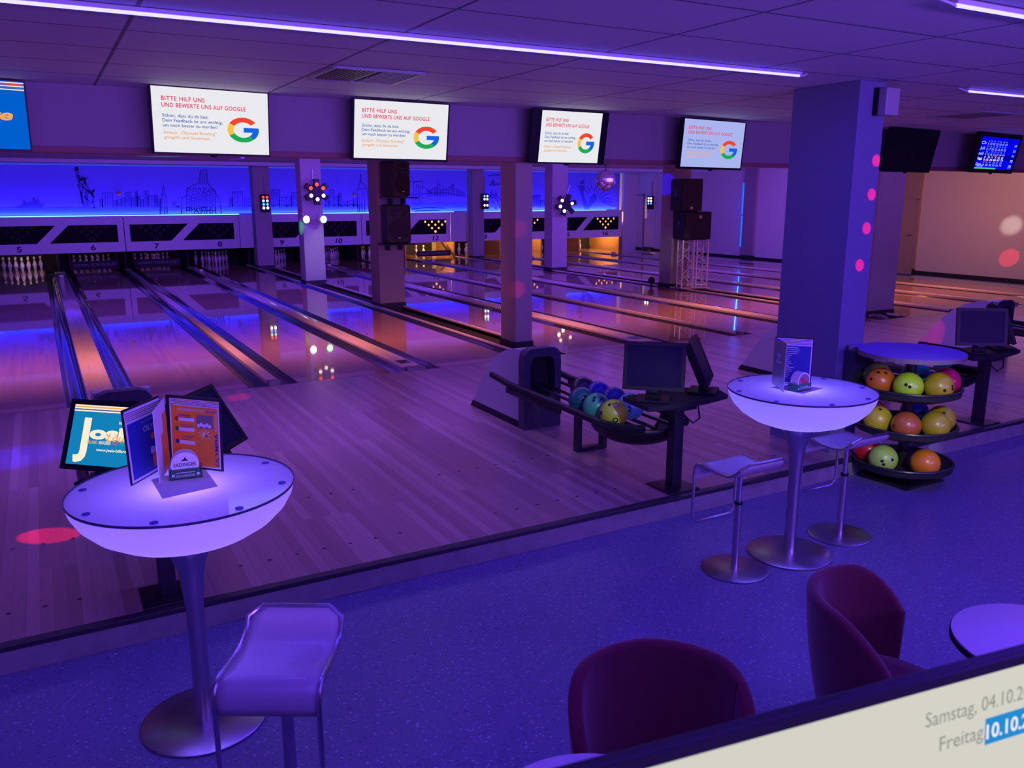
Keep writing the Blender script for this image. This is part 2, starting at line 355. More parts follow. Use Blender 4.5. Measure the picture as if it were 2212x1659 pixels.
struct('ceiling', MB().box((-5, -13, CZ), (RWX, -1.5, CZ+.06)), 'tiles', 'tiled suspended ceiling over the seating area')
struct('wall_bulkhead', MB().box((-5, -1.63, 2.295), (RWX, -1.45, 2.95), .004), 'soffit', 'dark bulkhead below the ceiling on which the screens hang')
MB().box((-5, -1.636, 2.29), (RWX, -1.44, 2.335), .003).build('bottom_trim', 'maroon', bpy.data.objects['wall_bulkhead'])
c2 = struct('ceiling.001', MB().box((-5, -1.45, 2.78), (RWX, 18.6, 2.88)), 'ceil2', 'ceiling above the lanes behind the bulkhead')
MB().box((-5, 12.6, 2.70), (RWX, 13.0, 2.78)).build('ceiling_beam', 'ceil2', c2)
struct('wall_right', MB().box((RWX, -13, -.2), (RWX+.15, 18.6, 2.9)), 'wall', 'long pale wall at the right end of the hall')
wb = struct('wall_back', MB().box((-5, WY, 1.2), (18.95, WY+.1, 2.85)), 'mural', 'blue lit back wall painted with a skyline of a big city')
struct('wall_back.001', MB().box((18.72, 16.42, -.1), (19.35, 16.55, 2.80)), 'wall', 'narrow white wall beside the masking over lane 16')
struct('wall_pit', MB().box((-5, 18.35, -.3), (18.7, 18.45, 1.3)), 'curtain', 'dark curtain wall behind the pins')
struct('ceiling_pit', MB().box((-5, MY+.06, 1.40), (18.72, WY, 1.44)), 'masking', 'ledge on top of the pin masking')
# low wall ledge beside the last lane
struct('baseboard_right', MB().box((RWX-.03, -4.7, .0), (RWX, 17, .10)), 'base', 'black skirting along the right wall')

# columns --------------------------------------------------------------
def column(x0, x1, y0, y1, mat, label, z0=-.1, zt=2.80, base=.09):
    o = struct('column', MB().box((x0, y0, z0), (x1, y1, zt), .012), mat, label)
    MB().box((x0-.012, y0-.012, z0), (x1+.012, y1+.012, base), .004).build('skirting', 'base', o)
    return o
column(5.17, 5.62, 14.93, 15.33, 'column', 'square plaster column carrying a bar of coloured lamps, between lanes 8 and 9')
column(5.15, 5.62, 10.10, 10.50, 'column', 'square plaster column with two round spotlights between lanes 8 and 9')
column(5.17, 5.65, 5.36, 5.80, 'column', 'square plaster column carrying two black loudspeakers')
column(5.29, 5.545, .64, 1.05, 'column', 'dark slim column at the front end of lanes 8 and 9')
column(12.0, 12.405, 15.30, 15.70, 'column', 'square plaster column with a small white lamp bar between lanes 12 and 13')
column(11.85, 12.33, 10.30, 10.70, 'column', 'square plaster column behind the second star shaped effect light')
column(11.88, 12.34, 5.45, 5.85, 'column', 'column with a blue light spot beside the truss speaker tower')
column(11.86, 12.5, .35, .85, 'column', 'dark column partly hidden behind the big smooth pillar')
o = struct('column', MB().box((5.17, -4.571, FL), (5.452, -3.95, CZ), .006), 'bluecol', 'big smooth blue lit pillar beside the ball rack')
# right wall pilasters and doors
for y0, y1, d, mt, lb in ((15.4, 15.9, .06, 'wall', 'pilaster on the right wall beside the far door'), (10.43, 10.93, .10, 'soffit', 'dark pilaster on the right wall beside the blue neon tube'),
                          (4.86, 5.62, .05, 'brown', 'wall section above and around the near door, tinted brown for warm light')):
    o = struct('trim_2', MB().box((RWX-d, y0, 0), (RWX, y1, 2.80), .004), mt, lb)
    MB().box((RWX-d-.012, y0-.01, 0), (RWX, y1+.01, .14)).build('skirting', 'base', o)
d1 = struct('door_1', MB().box((RWX-.03, 16.02, .0), (RWX, 16.95, 1.97), .004), 'wall', 'white door in the far end of the right wall')
MB().box((RWX-.05, 15.98, 0), (RWX, 16.02, 2.01)).box((RWX-.05, 16.95, 0), (RWX, 16.99, 2.01)).box((RWX-.05, 15.98, 1.97), (RWX, 16.99, 2.01)).build('door_frame', 'soffit', d1)
MB().cyl((RWX-.03, 16.12, .98), (RWX-.07, 16.12, .98), .012).box((RWX-.075, 16.11, .97), (RWX-.065, 16.24, .99)).build('door_handle', 'steel', d1)
d2 = struct('door_2', MB().box((RWX-.09, 4.92, .0), (RWX-.05, 5.56, 1.86), .004), 'brown', 'door in the right wall nearer the seating, tinted brown for warm light')
MB().box((RWX-.10, 4.90, 0), (RWX-.05, 4.92, 1.88)).box((RWX-.10, 5.56, 0), (RWX-.05, 5.58, 1.88)).box((RWX-.10, 4.9, 1.86), (RWX-.05, 5.58, 1.88)).build('door_frame', 'soffit', d2)
MB().box((RWX-.14, 4.97, .98), (RWX-.13, 5.09, 1.0)).cyl((RWX-.09, 4.99, .99), (RWX-.14, 4.99, .99), .01).build('door_handle', 'steel', d2)

# ------------------------------------------------------------------ lanes, gutters, cappings
for k in range(5, 17):
    o = MB().box((LX[k], 0, -.10), (LX[k]+LW, 17.95, 0)).build('bowling_lane', 'lane')
    tag(o, 'glossy wooden bowling lane number %s, counted by the signs over the pins' % NW[k], 'bowling lane')
def gutter_mb(x0, x1, y0, y1):
    mb = MB(); n = 8; w_ = x1-x0; pts = [(x0, 0), (x0+.004, -.002)]
    for i in range(n+1):
        t = i/n; pts.append((x0+.008+(w_-.016)*t, -.005-.062*sin(pi*t)**.8))
    pts += [(x1-.004, -.002), (x1, 0)]
    vs = [(x, y, z) for y in (y0, y1) for x, z in pts]; P = len(pts)
    mb._add(vs, [(i, i+1, P+i+1, P+i) for i in range(P-1)])
    mb._add([(x, y0, z) for x, z in pts], [tuple(range(P))])
    return mb
for k in range(5, 16):
    a, b = LX[k]+LW, LX[k+1]; c = (a+b)/2
    t = thing('lane_divider', 'gutters and capping between lanes %s and %s' % (NW[k], NW[k+1]), 'lane divider', (0, 0, 0), group=None)
    if k in (8, 12):                                            # the divisions with the columns
        g0 = gutter_mb(a, a+.165, 0, 16.4); g1 = gutter_mb(b-.05, b, 0, 16.4)
        g0.build('gutter', 'gutter', t, True); g1.build('gutter', 'gutter', t, True)
        for x in (a+.19, b-.075): MB().tube([(x, .12, .012), (x, 16.38, .012)], .024, 8).build('rail', 'cap', t, True)
        MB().tube([(a+.19, -.01, .0), (a+.19, .13, .03), (a+.19, .3, .02)], .035, 10).build('end_cap', 'edge', t, True)
        MB().box((a+.215, .02, -.06), (b-.10, 16.4, -.045)).build('channel', 'blackmat', t)
    else:
        g = .20
        gutter_mb(a, a+g, 0, 16.4).build('gutter', 'gutter', t, True); gutter_mb(b-g, b, 0, 16.4).build('gutter', 'gutter', t, True)
        wide = (k % 2 == 1)
        MB().box((a+g, .10, -.08), (b-g, 16.38, .030 if wide else .045), .012).build('capping', 'cap', t, True)
        MB().box((a+g-.004, -.02, -.08), (b-g+.004, .11, .036 if wide else .05), .012).build('end_cap', 'edge', t, True)
        if wide:
            rect(MB(), a+g+.04, .32, b-g-.03, .52, Matrix.Translation((0, 0, .031))).build('label_plate', 'chrome', t)
            MB().box((c-.05, 14.6, .03), (c+.05, 14.75, .085), .008).build('sensor_box', 'cap', t)

# ------------------------------------------------------------------ masking over the pins
PAIRS = {5: (-1.39, 1.98, None), 7: (1.985, 5.02, None), 9: (5.60, 8.69, None), 11: (8.695, 11.72, None), 13: (12.30, 15.46, None), 15: (15.465, 18.62, None)}
ZB, ZT = .50, 1.455; LIT = (12, 14, 16)
for k, (x0, x1, _) in PAIRS.items():
    t = thing('pin_masking', 'white masking board over the pins of lanes %s and %s' % (NW[k], NW[k+1]), 'masking unit', (0, MY, 0))
    wd = x1-x0; c = (LX[k]+LW+LX[k+1])/2
    MB().box((x0+.006, 0, ZB), (x1-.006, .06, ZT), .01).build('fascia', 'masking', t)
    zb, zt = .765, 1.225
    polyL = [(x0+.14, zb), (c-.245-.20, zb), (c+.04-.02, zt), (x0+.14, zt)]; polyR = [(c-.15, zb), (x1-.16, zb), (x1-.16, zt), (c+.32, zt)]
    for lane, poly in ((k, polyL), (k+1, polyR)):
        dsp = MB().prism(poly, XZ, .004).build('pin_display', 'dispdark', t)
        cx = LX[lane]+LW/2; lit = lane in LIT; n = 0
        for row, (z, cnt) in enumerate(((.845, 1), (.955, 2), (1.06, 3), (1.16, 4))):
            for q in range(cnt):
                x = cx+(q-(cnt-1)/2)*.235; mb = MB()
                if lit: disc(mb, x, z, .034 if row else .04, XZ, .0065)
                else: ringflat(mb, x, z, (.048 if row == 0 else .033), .055 if row == 0 else .038, XZ, .0065)
                mb.build('pin_lamp', 'lamp_on' if lit else 'ring', dsp)
        mb = MB(); add_text(mb, str(lane), cx, .565, .10*len(str(lane))+.02, .135, XZ, .03, .15 if lane > 8 else 0, center=True, lift=.003)
        mb.build('lane_number', 'ink', t)
for x0, x1, lb in ((5.03, 5.58, 'white filler board beside the masking of lane eight'), (11.73, 12.29, 'white filler board beside the masking of lane twelve')):
    tag(MB().box((x0, MY+.03, ZB), (x1, MY+.08, ZT), .004).build('filler_board', 'masking'), lb, 'board')
# kickbacks between the pin decks
for k in range(5, 16):
    a, b = LX[k]+LW, LX[k+1]; c = (a+b)/2
    lit = k in (11, 12, 13, 14, 15)  # panels by unlit pits get a dark colour in place of shade
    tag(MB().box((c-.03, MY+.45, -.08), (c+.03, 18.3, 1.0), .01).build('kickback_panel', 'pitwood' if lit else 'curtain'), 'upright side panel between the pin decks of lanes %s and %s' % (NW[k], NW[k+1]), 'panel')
tag(MB().box((LX[16]+LW+.12, MY+.05, -.08), (LX[16]+LW+.2, 18.3, 1.0), .01).build('kickback_panel', 'pitwood'), 'upright side panel at the outer side of lane 16', 'panel')
# pins
def pin_mesh():
    pr = [(0, .0), (.026, .0), (.028, .01), (.036, .06), (.052, .11), (.057, .128), (.053, .155), (.042, .19), (.029, .222), (.0235, .245), (.0225, .262), (.026, .285), (.031, .315), (.0315, .33), (.027, .35), (.016, .362), (0, .366)]
    mb = MB().lathe(pr, 20); o = mb.build('bowling_pin', ['pin', 'pinred'], None, True)
    for p in o.data.polygons:
        if .236 < p.center.z < .25 or .263 < p.center.z < .28: p.material_index = 1
    return o
proto = pin_mesh(); used = False
def put_pin(x, y, lane, rot=(0, 0, 0), z=.001, label=None):
    global used
    o = proto if not used else proto.copy()
    if used: col.objects.link(o)
    used = True; o.location = (x, y, z); o.rotation_euler = rot
    tag(o, label or 'white bowling pin standing among the pins at the end of lane %s' % NW[lane], 'bowling pin', None if label else 'pins of lane %s' % NW[lane])
HY, RS, PS = 17.2, .255, .148
for lane in (5, 6, 7, 8, 9, 10, 11, 13):
    cx = LX[lane]+LW/2
    for row in range(4):
        for q in range(row+1): put_pin(cx+(q-row/2)*PS*2, HY+row*RS, lane)
for u, lane in ((898.7, 12), (914.4, 12), (1169.6, 14), (1156, 14)):
    p = at(u, 530, 'y', 17.35); put_pin(p.x, 17.35, lane)
p = at(1252, 530, 'y', 17.3); put_pin(p.x, 17.3, 16, label='single pin standing in the lit pit of lane sixteen')
p = at(1238, 530, 'y', 17.7); put_pin(p.x, 17.7, 16, (0, .2, 0), z=.012, label='leaning pin at the side wall of the lit pit of lane sixteen')
for u0, u1, lb in ((1274, 1299, 'pale board at the back of the lit pit of lane sixteen'), (933, 955, 'pale board at the back of the lit pit of lane twelve')):
    a, b = at(u0, 530, 'y', 18.3), at(u1, 530, 'y', 18.3)
    tag(MB().box((a.x, 18.26, .06), (b.x, 18.34, .52), .01).build('pit_board', 'pit_board'), lb, 'board')
# sweep bars
for lane, y, z, tl, txt in ((6, 16.45, .045, 0, 1), (7, 16.45, .045, 0, 1), (12, 16.5, .046, 0, 1)):
    cx = LX[lane]+LW/2
    t = thing('sweep_bar', 'black sweep board with pale lettering in front of the pins of lane %s' % NW[lane], 'sweep bar', (cx, y, z))
    MB().box((-.60, 0, 0), (.60, .03, .23 if lane < 12 else .18), .008).build('board', 'blackmat', t)
    mb = MB(); add_text(mb, 'MODERN TECHNOLOGIES', 0, .095 if lane < 12 else .06, 1.02, .065, XZ, .0, center=True, lift=.001); mb.build('lettering', 'dull_letter', t)
    for s in (-1, 1): MB().box((s*.58-.02, .02, .0), (s*.58+.02, .9, .06), .006, Matrix.Rotation(.5, 4, 'X')).build('arm', 'blackmetal', t)
# lamps inside the pits
point('pit lamp five', (-.25, 16.85, .80), 7, (1, .72, .42)); 
for x, p in ((11.25, 60), (14.6, 50), (17.9, 70)): point('pit lamp', (x, 17.1, .85), p, (1, .55, .18))
for x in (1.2, 2.7): point('pit lamp weak', (x-.2, 17.0, .8), .8, (1, .3, .35))

# ------------------------------------------------------------------ mural
yM = WY-.004
def P(u, v): p = at(u, v, 'y', yM); return (p.x, p.z)
def strokes(name, lines, wd, mat='mural_line', dy=0):
    mb = MB()
    for l in lines: mb.ribbon([P(*q) for q in l], wd, yM-dy)
    mb.build(name, mat, wb, recalc=False)
def fill(name, polys, mat='mural_line', dy=.0):
    mb = MB()
    for pl in polys: mb._add([(P(*q)[0], yM-dy, P(*q)[1]) for q in pl], [tuple(range(len(pl)))])
    mb.build(name, mat, wb, recalc=False)
fill('painted_sea', [[(-20, 449), (170, 448), (350, 447), (350, 470), (-20, 470)], [(352, 448), (560, 444), (560, 470), (352, 470)], [(575, 443), (1010, 438), (1010, 470), (575, 470)]], 'mural_sea')
fill('painted_ship', [[(33, 447), (97, 440), (90, 449), (36, 450)], [(45, 441), (84, 431), (86, 439), (45, 445)], [(50, 433), (54, 431), (55, 440), (50, 440)], [(70, 427), (75, 426), (76, 433), (70, 434)]], dy=.001)
# statue on its plinth
fill('painted_plinth', [[(170, 452), (206, 450), (210, 465), (166, 466)]], 'mural_sea', .001)
strokes('painted_statue', [[(163, 367), (166, 380), (171, 392), (169, 400), (174, 415), (178, 440)], [(168, 366), (170, 380), (176, 390), (183, 392), (186, 400), (194, 412), (202, 424), (201, 436), (204, 450)],
    [(174, 390), (178, 386), (183, 387), (184, 394), (178, 399), (174, 396)], [(173, 388), (170, 385)], [(177, 386), (176, 381)], [(181, 386), (182, 381)], [(184, 388), (188, 384)],
    [(172, 402), (180, 404), (190, 412), (196, 418), (203, 410), (198, 424)], [(180, 404), (176, 420), (182, 446)], [(186, 410), (184, 425), (190, 445)], [(190, 414), (188, 430), (196, 440)], [(163, 367), (168, 366), (167, 362), (164, 362), (163, 367)]], .045)
def tower(x0, x1, yt, yb=447, win=2):
    out = [[(x0, yb), (x0, yt), (x1, yt-.5), (x1, yb)]]
    for i in range(1, win+1): x = x0+(x1-x0)*i/(win+1); out.append([(x, yt+3), (x, yb-2)])
    return out
L_ = []
for a in ((216, 222, 432), (222, 243, 417, 447, 3), (245, 252, 434), (253, 261, 432), (262, 270, 429), (271, 283, 416, 447, 3), (284, 291, 428), (293, 297, 414), (297, 303, 424), (304, 310, 432), (311, 320, 413), (320, 334, 424, 447, 3), (335, 340, 422), (341, 347, 430), (372, 380, 438), (381, 388, 446), (496, 502, 428), (502, 524, 415, 446, 3), (528, 540, 430)): L_ += tower(*a)
L_ += [[(353, 400), (350, 418), (346, 440), (346, 462)], [(353, 400), (357, 418), (361, 440), (361, 462)], [(350, 462), (350, 432), (353, 418)], [(356, 462), (356, 432)]]
strokes('painted_skyline', L_, .022)
# the big arcaded building
L_ = [[(392, 462), (393, 428), (402, 424)], [(402, 424), (404, 408), (412, 402), (430, 396)], [(430, 396), (432, 372), (434, 368), (446, 368), (449, 396)], [(449, 396), (460, 408), (466, 416), (476, 440), (478, 462)]]
for x in (434, 438, 442, 446): L_.append([(x, 398), (x, 372)])
for i, x in enumerate((403, 414, 425, 436, 447, 458)):
    yt = 424-i*2.2; L_ += [[(x, 456), (x, yt), (x+3.5, yt-3), (x+7, yt), (x+7, 456)]]
    for q in range(5): L_.append([(x+1, yt+6+q*6), (x+6, yt+6+q*6)])
for x in (406, 417, 428, 440, 452): L_.append([(x, 416), (x, 409), (x+3, 406), (x+6, 408), (x+6, 414)])
for x in (420, 434, 446, 458): L_.append([(x, 463), (x+1, 456), (x+6, 454), (x+9, 462)])
strokes('painted_building', L_, .022)
L_ = []
for a in ((581, 590, 412), (592, 604, 411, 446, 3), (604, 618, 427), (620, 630, 425), (630, 645, 416, 446, 3), (703, 711, 430), (711, 721, 411, 446, 2), (722, 731, 424), (731, 737, 418), (740, 750, 436), (751, 764, 434, 446, 3), (763, 772, 430)): L_ += tower(*a)
L_ += [[(773, 458), (773, 408), (776, 398), (778, 394), (779, 376)], [(779, 376), (780, 394), (788, 400), (793, 410), (797, 458)], [(773, 408), (793, 407)], [(782, 458), (782, 410)], [(788, 458), (788, 412)], [(777, 428), (777, 458)]]
strokes('painted_high_rise', L_, .024)
# bridge and the far shore
L_ = [[(893, 441), (893, 394), (912, 392), (913, 441)], [(898, 441), (899, 402), (902, 398), (904, 403), (904, 441)], [(907, 441), (907, 402), (910, 400)], [(886, 392), (914, 392)], [(913, 402), (930, 416), (950, 420)], [(886, 420), (930, 418), (960, 416), (1005, 424)]]
for i, x in enumerate(range(922, 1006, 6)): 
    h_ = (412, 410, 408, 404, 398, 410, 406, 409, 404, 399, 408, 411, 414, 416)[i]; L_ += [[(x, 424), (x, h_), (x+4, h_), (x+4, 424)]]
L_ += [[(976, 404), (979, 396), (980, 404)], [(890, 452), (925, 448), (960, 450)], [(895, 456), (950, 454)], [(945, 398), (945, 388)]]
strokes('painted_bridge', L_, .022)
# crown with windows
fill('painted_crown', [[(1056, 399), (1060, 396), (1066, 384), (1069, 396), (1080, 396), (1080, 400), (1058, 402)], [(1057, 422), (1062, 408), (1065, 419), (1069, 419), (1071, 408), (1075, 422)], [(1063, 433), (1067, 433), (1067, 439), (1063, 439)], [(1069, 446), (1073, 446), (1074, 454), (1069, 454)]], dy=.001)
strokes('painted_arches', [[(1057, 424), (1066, 421), (1076, 426), (1082, 434)], [(1058, 428), (1067, 426), (1075, 434), (1080, 450)], [(1056, 380), (1068, 378), (1080, 378)]]+tower(1152, 1166, 423, 446, 3)+tower(1168, 1180, 434, 446, 2), .05)
# torch bearer at the right end
fill('painted_torch_bearer', [[(1248, 401), (1262, 399), (1264, 408), (1260, 414), (1262, 424), (1274, 452), (1262, 456), (1256, 424), (1252, 412)], [(1252, 398), (1256, 388), (1258, 392), (1263, 384), (1262, 397)], [(1276, 424), (1282, 418), (1288, 420), (1290, 428), (1286, 436), (1280, 440), (1276, 446), (1270, 450), (1272, 434)]], dy=.001)
strokes('painted_rays', [[(1270, 420), (1262, 408)], [(1274, 416), (1269, 403)], [(1279, 414), (1278, 401)], [(1284, 414), (1287, 402)], [(1288, 418), (1296, 407)]]+[[(1292+i*2, 424+i*3), (1308+i*5, 410+i*9)] for i in range(5)], .035)
for (u, v), lb in (((256, 418), 'small orange ball on the painted wall beside the statue'), ((766, 421), 'small orange ball on the painted wall beside the pointed tower')):
    p = at(u, v, 'y', WY-.05); t = thing('orange_ball', lb, 'ball', p)
    MB().sphere((0, 0, 0), .055).build('ball', 'orangeball', t, True); MB().cyl((0, .03, 0), (0, .055, 0), .03).build('wall_mount', 'black', t)
# blue led line along the bottom of the painted wall
for x0, x1, lb in ((-5, 5.15, 'blue led line under the painted statue and big building'), (5.6, 12.1, 'blue led line under the painted high-rise and bridge'), (12.7, 18.3, 'blue led line under the painted torch bearer')):
    tag(MB().box((x0, WY-.10, 1.44), (x1, WY-.06, 1.463), .008).build('led_line', 'wallled'), lb, 'light strip')

# ------------------------------------------------------------------ things on the ceiling
def light_strip(x0, x1, y, label):
    t = thing('ceiling_light_strip', label, 'light strip', ((x0+x1)/2, y, CZ)); h = (x1-x0)/2
    MB().box((-h, -.016, -.018), (h, .016, 0), .003).build('profile', 'white_box', t)
    MB().box((-h+.01, -.008, -.032), (h-.01, .008, -.018), .005).build('glowing_tube', 'strip', t)
    for s in (-1, 1): MB().tube([(s*(h-.01), 0, -.027), (s*(h+.03), 0, -.02), (s*(h+.08), .02, -.004)], .006, 6).build('cable', 'white_box', t)
light_strip(-.10, 4.50, -4.63, 'long glowing blue light strip across the ceiling above the glowing tables')
light_strip(6.28, 10.9, -4.65, 'glowing blue light strip on the ceiling right of the big pillar')
light_strip(3.40, 7.8, -6.45, 'glowing blue light strip at the upper right corner, nearest on the ceiling')
def vent(x, y, label):
    t = thing('ceiling_vent', label, 'vent', (x, y, CZ)); mb = MB(); h = .30
    for s in (-1, 1):
        mb.box((-h, s*h-.014, -.016), (h, s*h+.014, .0), .003); mb.box((s*h-.014, -h, -.016), (s*h+.014, h, 0), .003)
    mb.build('frame', 'hoodside', t)
    MB().box((-h, -h, -.004), (h, h, 0)).build('backing', 'black', t)
    sl = MB()
    for i in range(9):
        x_ = -.25+i*.0275; sl.box((x_, -.27, -.014), (x_+.012, .27, -.003))
        y_ = -.25+i*.06; sl.box((.03, y_, -.014), (.28, y_+.02, -.003))
    sl.build('slats', 'edge', t)
vent(2.0, -3.12, 'square slatted air vent in the ceiling above two lit screens')
vent(8.4, -3.35, 'flat air vent in the ceiling above the score screen')
for u, v in ((88, 328), (167, 331), (240, 334), (311, 336), (512, 345)):
    p = at(u, v, 'z', 2.75)
    t = thing('slot_lamp', 'small slot lamp on the lane ceiling just below the bulkhead edge', 'ceiling lamp', (p.x, p.y, 2.78), group='slot lamps behind the bulkhead')
    MB().box((-.04, -.6, -.03), (.04, .6, 0), .008).build('casing', 'white_box', t)
t = thing('wall_speaker', 'white box mounted at the top of the big smooth pillar', 'box', (5.40, -4.572, 2.63))
MB().box((-.07, -.10, -.095), (.075, 0, .095), .008).build('casing', 'hoodside', t)
MB().box((-.085, -.035, -.095), (-.07, 0, .095)).build('bracket', 'black', t)

# ------------------------------------------------------------------ overhead screens
def screen(name, label, loc, w_, h_, yaw, tilt, face, inset=(.012, .012, .02, .012), cat='screen'):
    t = thing(name, label, cat, loc, (-tilt, 0, yaw))
    MB().box((-w_/2, .001, 0), (w_/2, .055, h_), .006).build('housing', 'black', t)
    l, r, b, tp = inset; x0, x1, z0, z1 = -w_/2+l, w_/2-r, b, h_-tp
    mb = MB(); fw = .006
    mb.box((-w_/2, -.006, 0), (x0, .002, h_)).box((x1, -.006, 0), (w_/2, .002, h_)).box((x0, -.006, 0), (x1, .002, z0)).box((x0, -.006, z1), (x1, .002, h_))
    mb.build('bezel', 'black', t)
    p = rect(MB(), x0, z0, x1, z1, XZ, 0).build('display', face, t)
    return t, p, (x0, z0, x1-x0, z1-z0)
def overhead(label, loc, w_, h_, yaw, tilt, face, inset=(.012, .012, .02, .012)):
    t, p, bx = screen('overhead_screen', label, loc, w_, h_, yaw, tilt, face, inset)
    MB().tube([(0, .05, h_*.55), (0, .12, h_*.6), (0, .30, h_*.72)], .022, 8).build('mounting_arm', 'blackmetal', t)
    MB().sphere((0, .01, -.006), .02, 12, 8, (1.5, 1, .6)).build('sensor', 'black', t)
    return t, p, bx
def google_page(p, bx):
    x0, z0, w_, h_ = bx; X = lambda u: x0+u*w_; Z = lambda v: z0+(1-v)*h_
    mb = MB(); add_text(mb, 'BITTE HILF UNS', X(.08), Z(.205), .36*w_, .062*h_, XZ, .02, space=1.1); add_text(mb, 'UND BEWERTE UNS AUF GOOGLE', X(.08), Z(.305), .715*w_, .062*h_, XZ, .02, space=1.1); mb.build('headline', 't_red', p)
    mb = MB()
    for i, (s, wd) in enumerate((('Schön, dass du da bist.', .385), ('Dein Feedback ist uns wichtig,', .505), ('um noch besser zu werden!', .46))): add_text(mb, s, X(.08), Z(.455+.075*i), wd*w_, .047*h_, XZ, .012)
    mb.build('body_text', 't_blue', p)
    mb = MB()
    for i, (s, wd) in enumerate((('Einfach „Olympia Bowling“', .445), ('googeln und bewerten.', .385))): add_text(mb, s, X(.085), Z(.715+.075*i), wd*w_, .047*h_, XZ, .012)
    mb.build('closing_text', 't_orange', p)
    cx, cz, rx, rz = X(.768), Z(.607), .142*w_, .2*h_
    for mt, a0, a1 in (('g_red', 38, 150), ('g_yel', 150, 208), ('g_grn', 208, 312), ('g_blu', 312, 371)):
        mb = MB(); ringflat(mb, cx, cz, .62, 1.0, XZ, .0008, a0, a1, 24, rx, rz)
        if mt == 'g_blu': rect(mb, cx+.02*rx, cz-.19*rz, cx+.985*rx, cz+.19*rz, XZ, .0009)
        mb.build('logo_arc', mt, p)
SL = 'overhead screen with a round letter logo, '
for lb, loc, w_, h_, yaw, tl, face, ins in (
    ('largest white '+SL+'above the small statue', (1.215, -1.80, 2.287), .905, .488, .148, -.092, 'screen_white', (.008, .008, .012, .006)),
    ('white '+SL+'nearest to the ceiling vent', (2.772, -1.80, 2.270), .905, .495, .065, -.148, 'screen_white', (.012, .012, .018, .008)),
    (SL+'between wide black side bars', (4.483, -1.80, 2.273), .868, .491, .02, -.165, 'screen_white', (.10, .075, .014, .008)),
    (SL+'bluish, nearest the big pillar', (6.316, -1.80, 2.245), 1.011, .509, .144, -.082, 'screen_dim', (.012, .012, .022, .01))):
    t, p, bx = overhead(lb, loc, w_, h_, yaw, tl, face, ins); google_page(p, bx)
overhead('black switched off overhead screen just right of the big pillar', (9.536, -1.80, 2.255), 1.108, .525, .126, -.186, 'black')
t, p, bx = overhead('overhead screen with a deep blue score table of white figures', (11.318, -1.80, 2.265), 1.296, .531, .162, -.174, 'screen_score', (.08, .05, .05, .07))
x0, z0, w_, h_ = bx; X = lambda u: x0+u*w_; Z = lambda v: z0+(1-v)*h_
rect(MB(), X(0), Z(.70), X(1), Z(.53), XZ, .0005).build('active_row', 'scorerow', p)
mb = MB(); mw = MB(); mpk = MB()
rows = (('Ch', '5  5-  5-  -4  5-  -4  4-', '5 14 23 35 34 45 49', '49'), ('Juli', '71  8-  5-  81  3-  6-  8-', '8 17 26 33 36 44 52', '52'), ('sali', '63  --  71  71  -2  71  -2', '9 18 26 33 41 44 44', '44'), ('Vaci', '8-  33  71  X  62  62', '9 15 24 44 63 73', '73'), ('Davi', 'X  8-  8-  52  8-  62', '19 28 38 55 64 74', '74'))
for i, (n, a, b, c) in enumerate(rows):
    q = mw if i == 3 else mb; v = .14+i*.165-.04
    add_text(q, n, X(.02), Z(v+.13), .12*w_, .085*h_, XZ, .03); add_text(q, a, X(.19), Z(v+.055), .50*w_, .05*h_, XZ, .01); add_text(q, b, X(.18), Z(v+.145), .52*w_, .065*h_, XZ, .02); add_text(q, c, X(.90), Z(v+.16), .07*w_, .07*h_, XZ, .02)
add_text(mb, 'Vaclav', X(.03), Z(.93), .19*w_, .075*h_, XZ, .03); add_text(mb, '293', X(.88), Z(.95), .09*w_, .09*h_, XZ, .02)
mb.build('score_figures', 't_pale', p); mw.build('active_figures', 't_white', p)
rect(mpk, X(.44), Z(.60), X(.50), Z(.535), XZ, .0012); rect(mpk, X(.19), Z(.755), X(.24), Z(.71), XZ, .0012); mpk.build('strike_mark', 't_pink', p)
rect(MB(), X(0), Z(1), X(.56), Z(.955), XZ, .0012).build('progress_bar', 't_green', p)
t, p, bx = overhead('overhead screen with a blue picture, cut off at the outer left edge', (-.46, -1.80, 2.29), .89, .475, .19, -.06, 'screen_blue', (.01, .01, .012, .006))
x0, z0, w_, h_ = bx
for i, mt in enumerate(('t_cream', 'g_red', 't_cream', 't_blue', 't_cream')): rect(MB(), x0, z0+h_*(.97-.025*i), x0+w_, z0+h_*(.985-.025*i), XZ, .001).build('colour_stripe', mt, p)
mb = MB(); add_text(mb, 'Lounge', x0+.30*w_, z0+.43*h_, .60*w_, .15*h_, XZ, .03, .25); mb.build('lettering', 't_tan', p)

# ------------------------------------------------------------------ loudspeakers
def pa_speaker(label, loc, yaw, w_, h_, d_):
    t = thing('loudspeaker', label, 'loudspeaker', loc, (0, 0, yaw))
    MB().box((-w_/2, 0, 0), (w_/2, d_, h_), .045).build('cabinet', 'speaker', t, True)
    MB().cyl((0, .004, h_*.36), (0, -.010, h_*.36), w_*.42, n=36).build('woofer_grille', 'grille', t)
    for s in (-1, 1):
        MB().prism([(s*w_*.10, h_*.66), (s*w_*.32, h_*.74), (s*w_*.34, h_*.78), (s*w_*.12, h_*.77)], XZ @ Matrix.Translation((0, 0, -.002)), .008).build('bass_port', 'grille', t)
    MB().prism([(-w_*.3, h_*.82), (w_*.3, h_*.82), (w_*.26, h_*.93), (-w_*.26, h_*.93)], XZ @ Matrix.Translation((0, 0, -.002)), .008).build('horn', 'grille', t)
    mb = MB(); rect(mb, -.02, h_*.13, .02, h_*.165, XZ, .014); mb.build('badge', 'badge', t)
    return t
pa_speaker('black loudspeaker turned sideways, upper one of the pair on the column', (5.49, 4.93, 1.958), .45, .42, .60, .34)
pa_speaker('black loudspeaker with a round grille, lower one of the pair on the column', (5.42, 4.98, 1.162), -.08, .45, .665, .34)
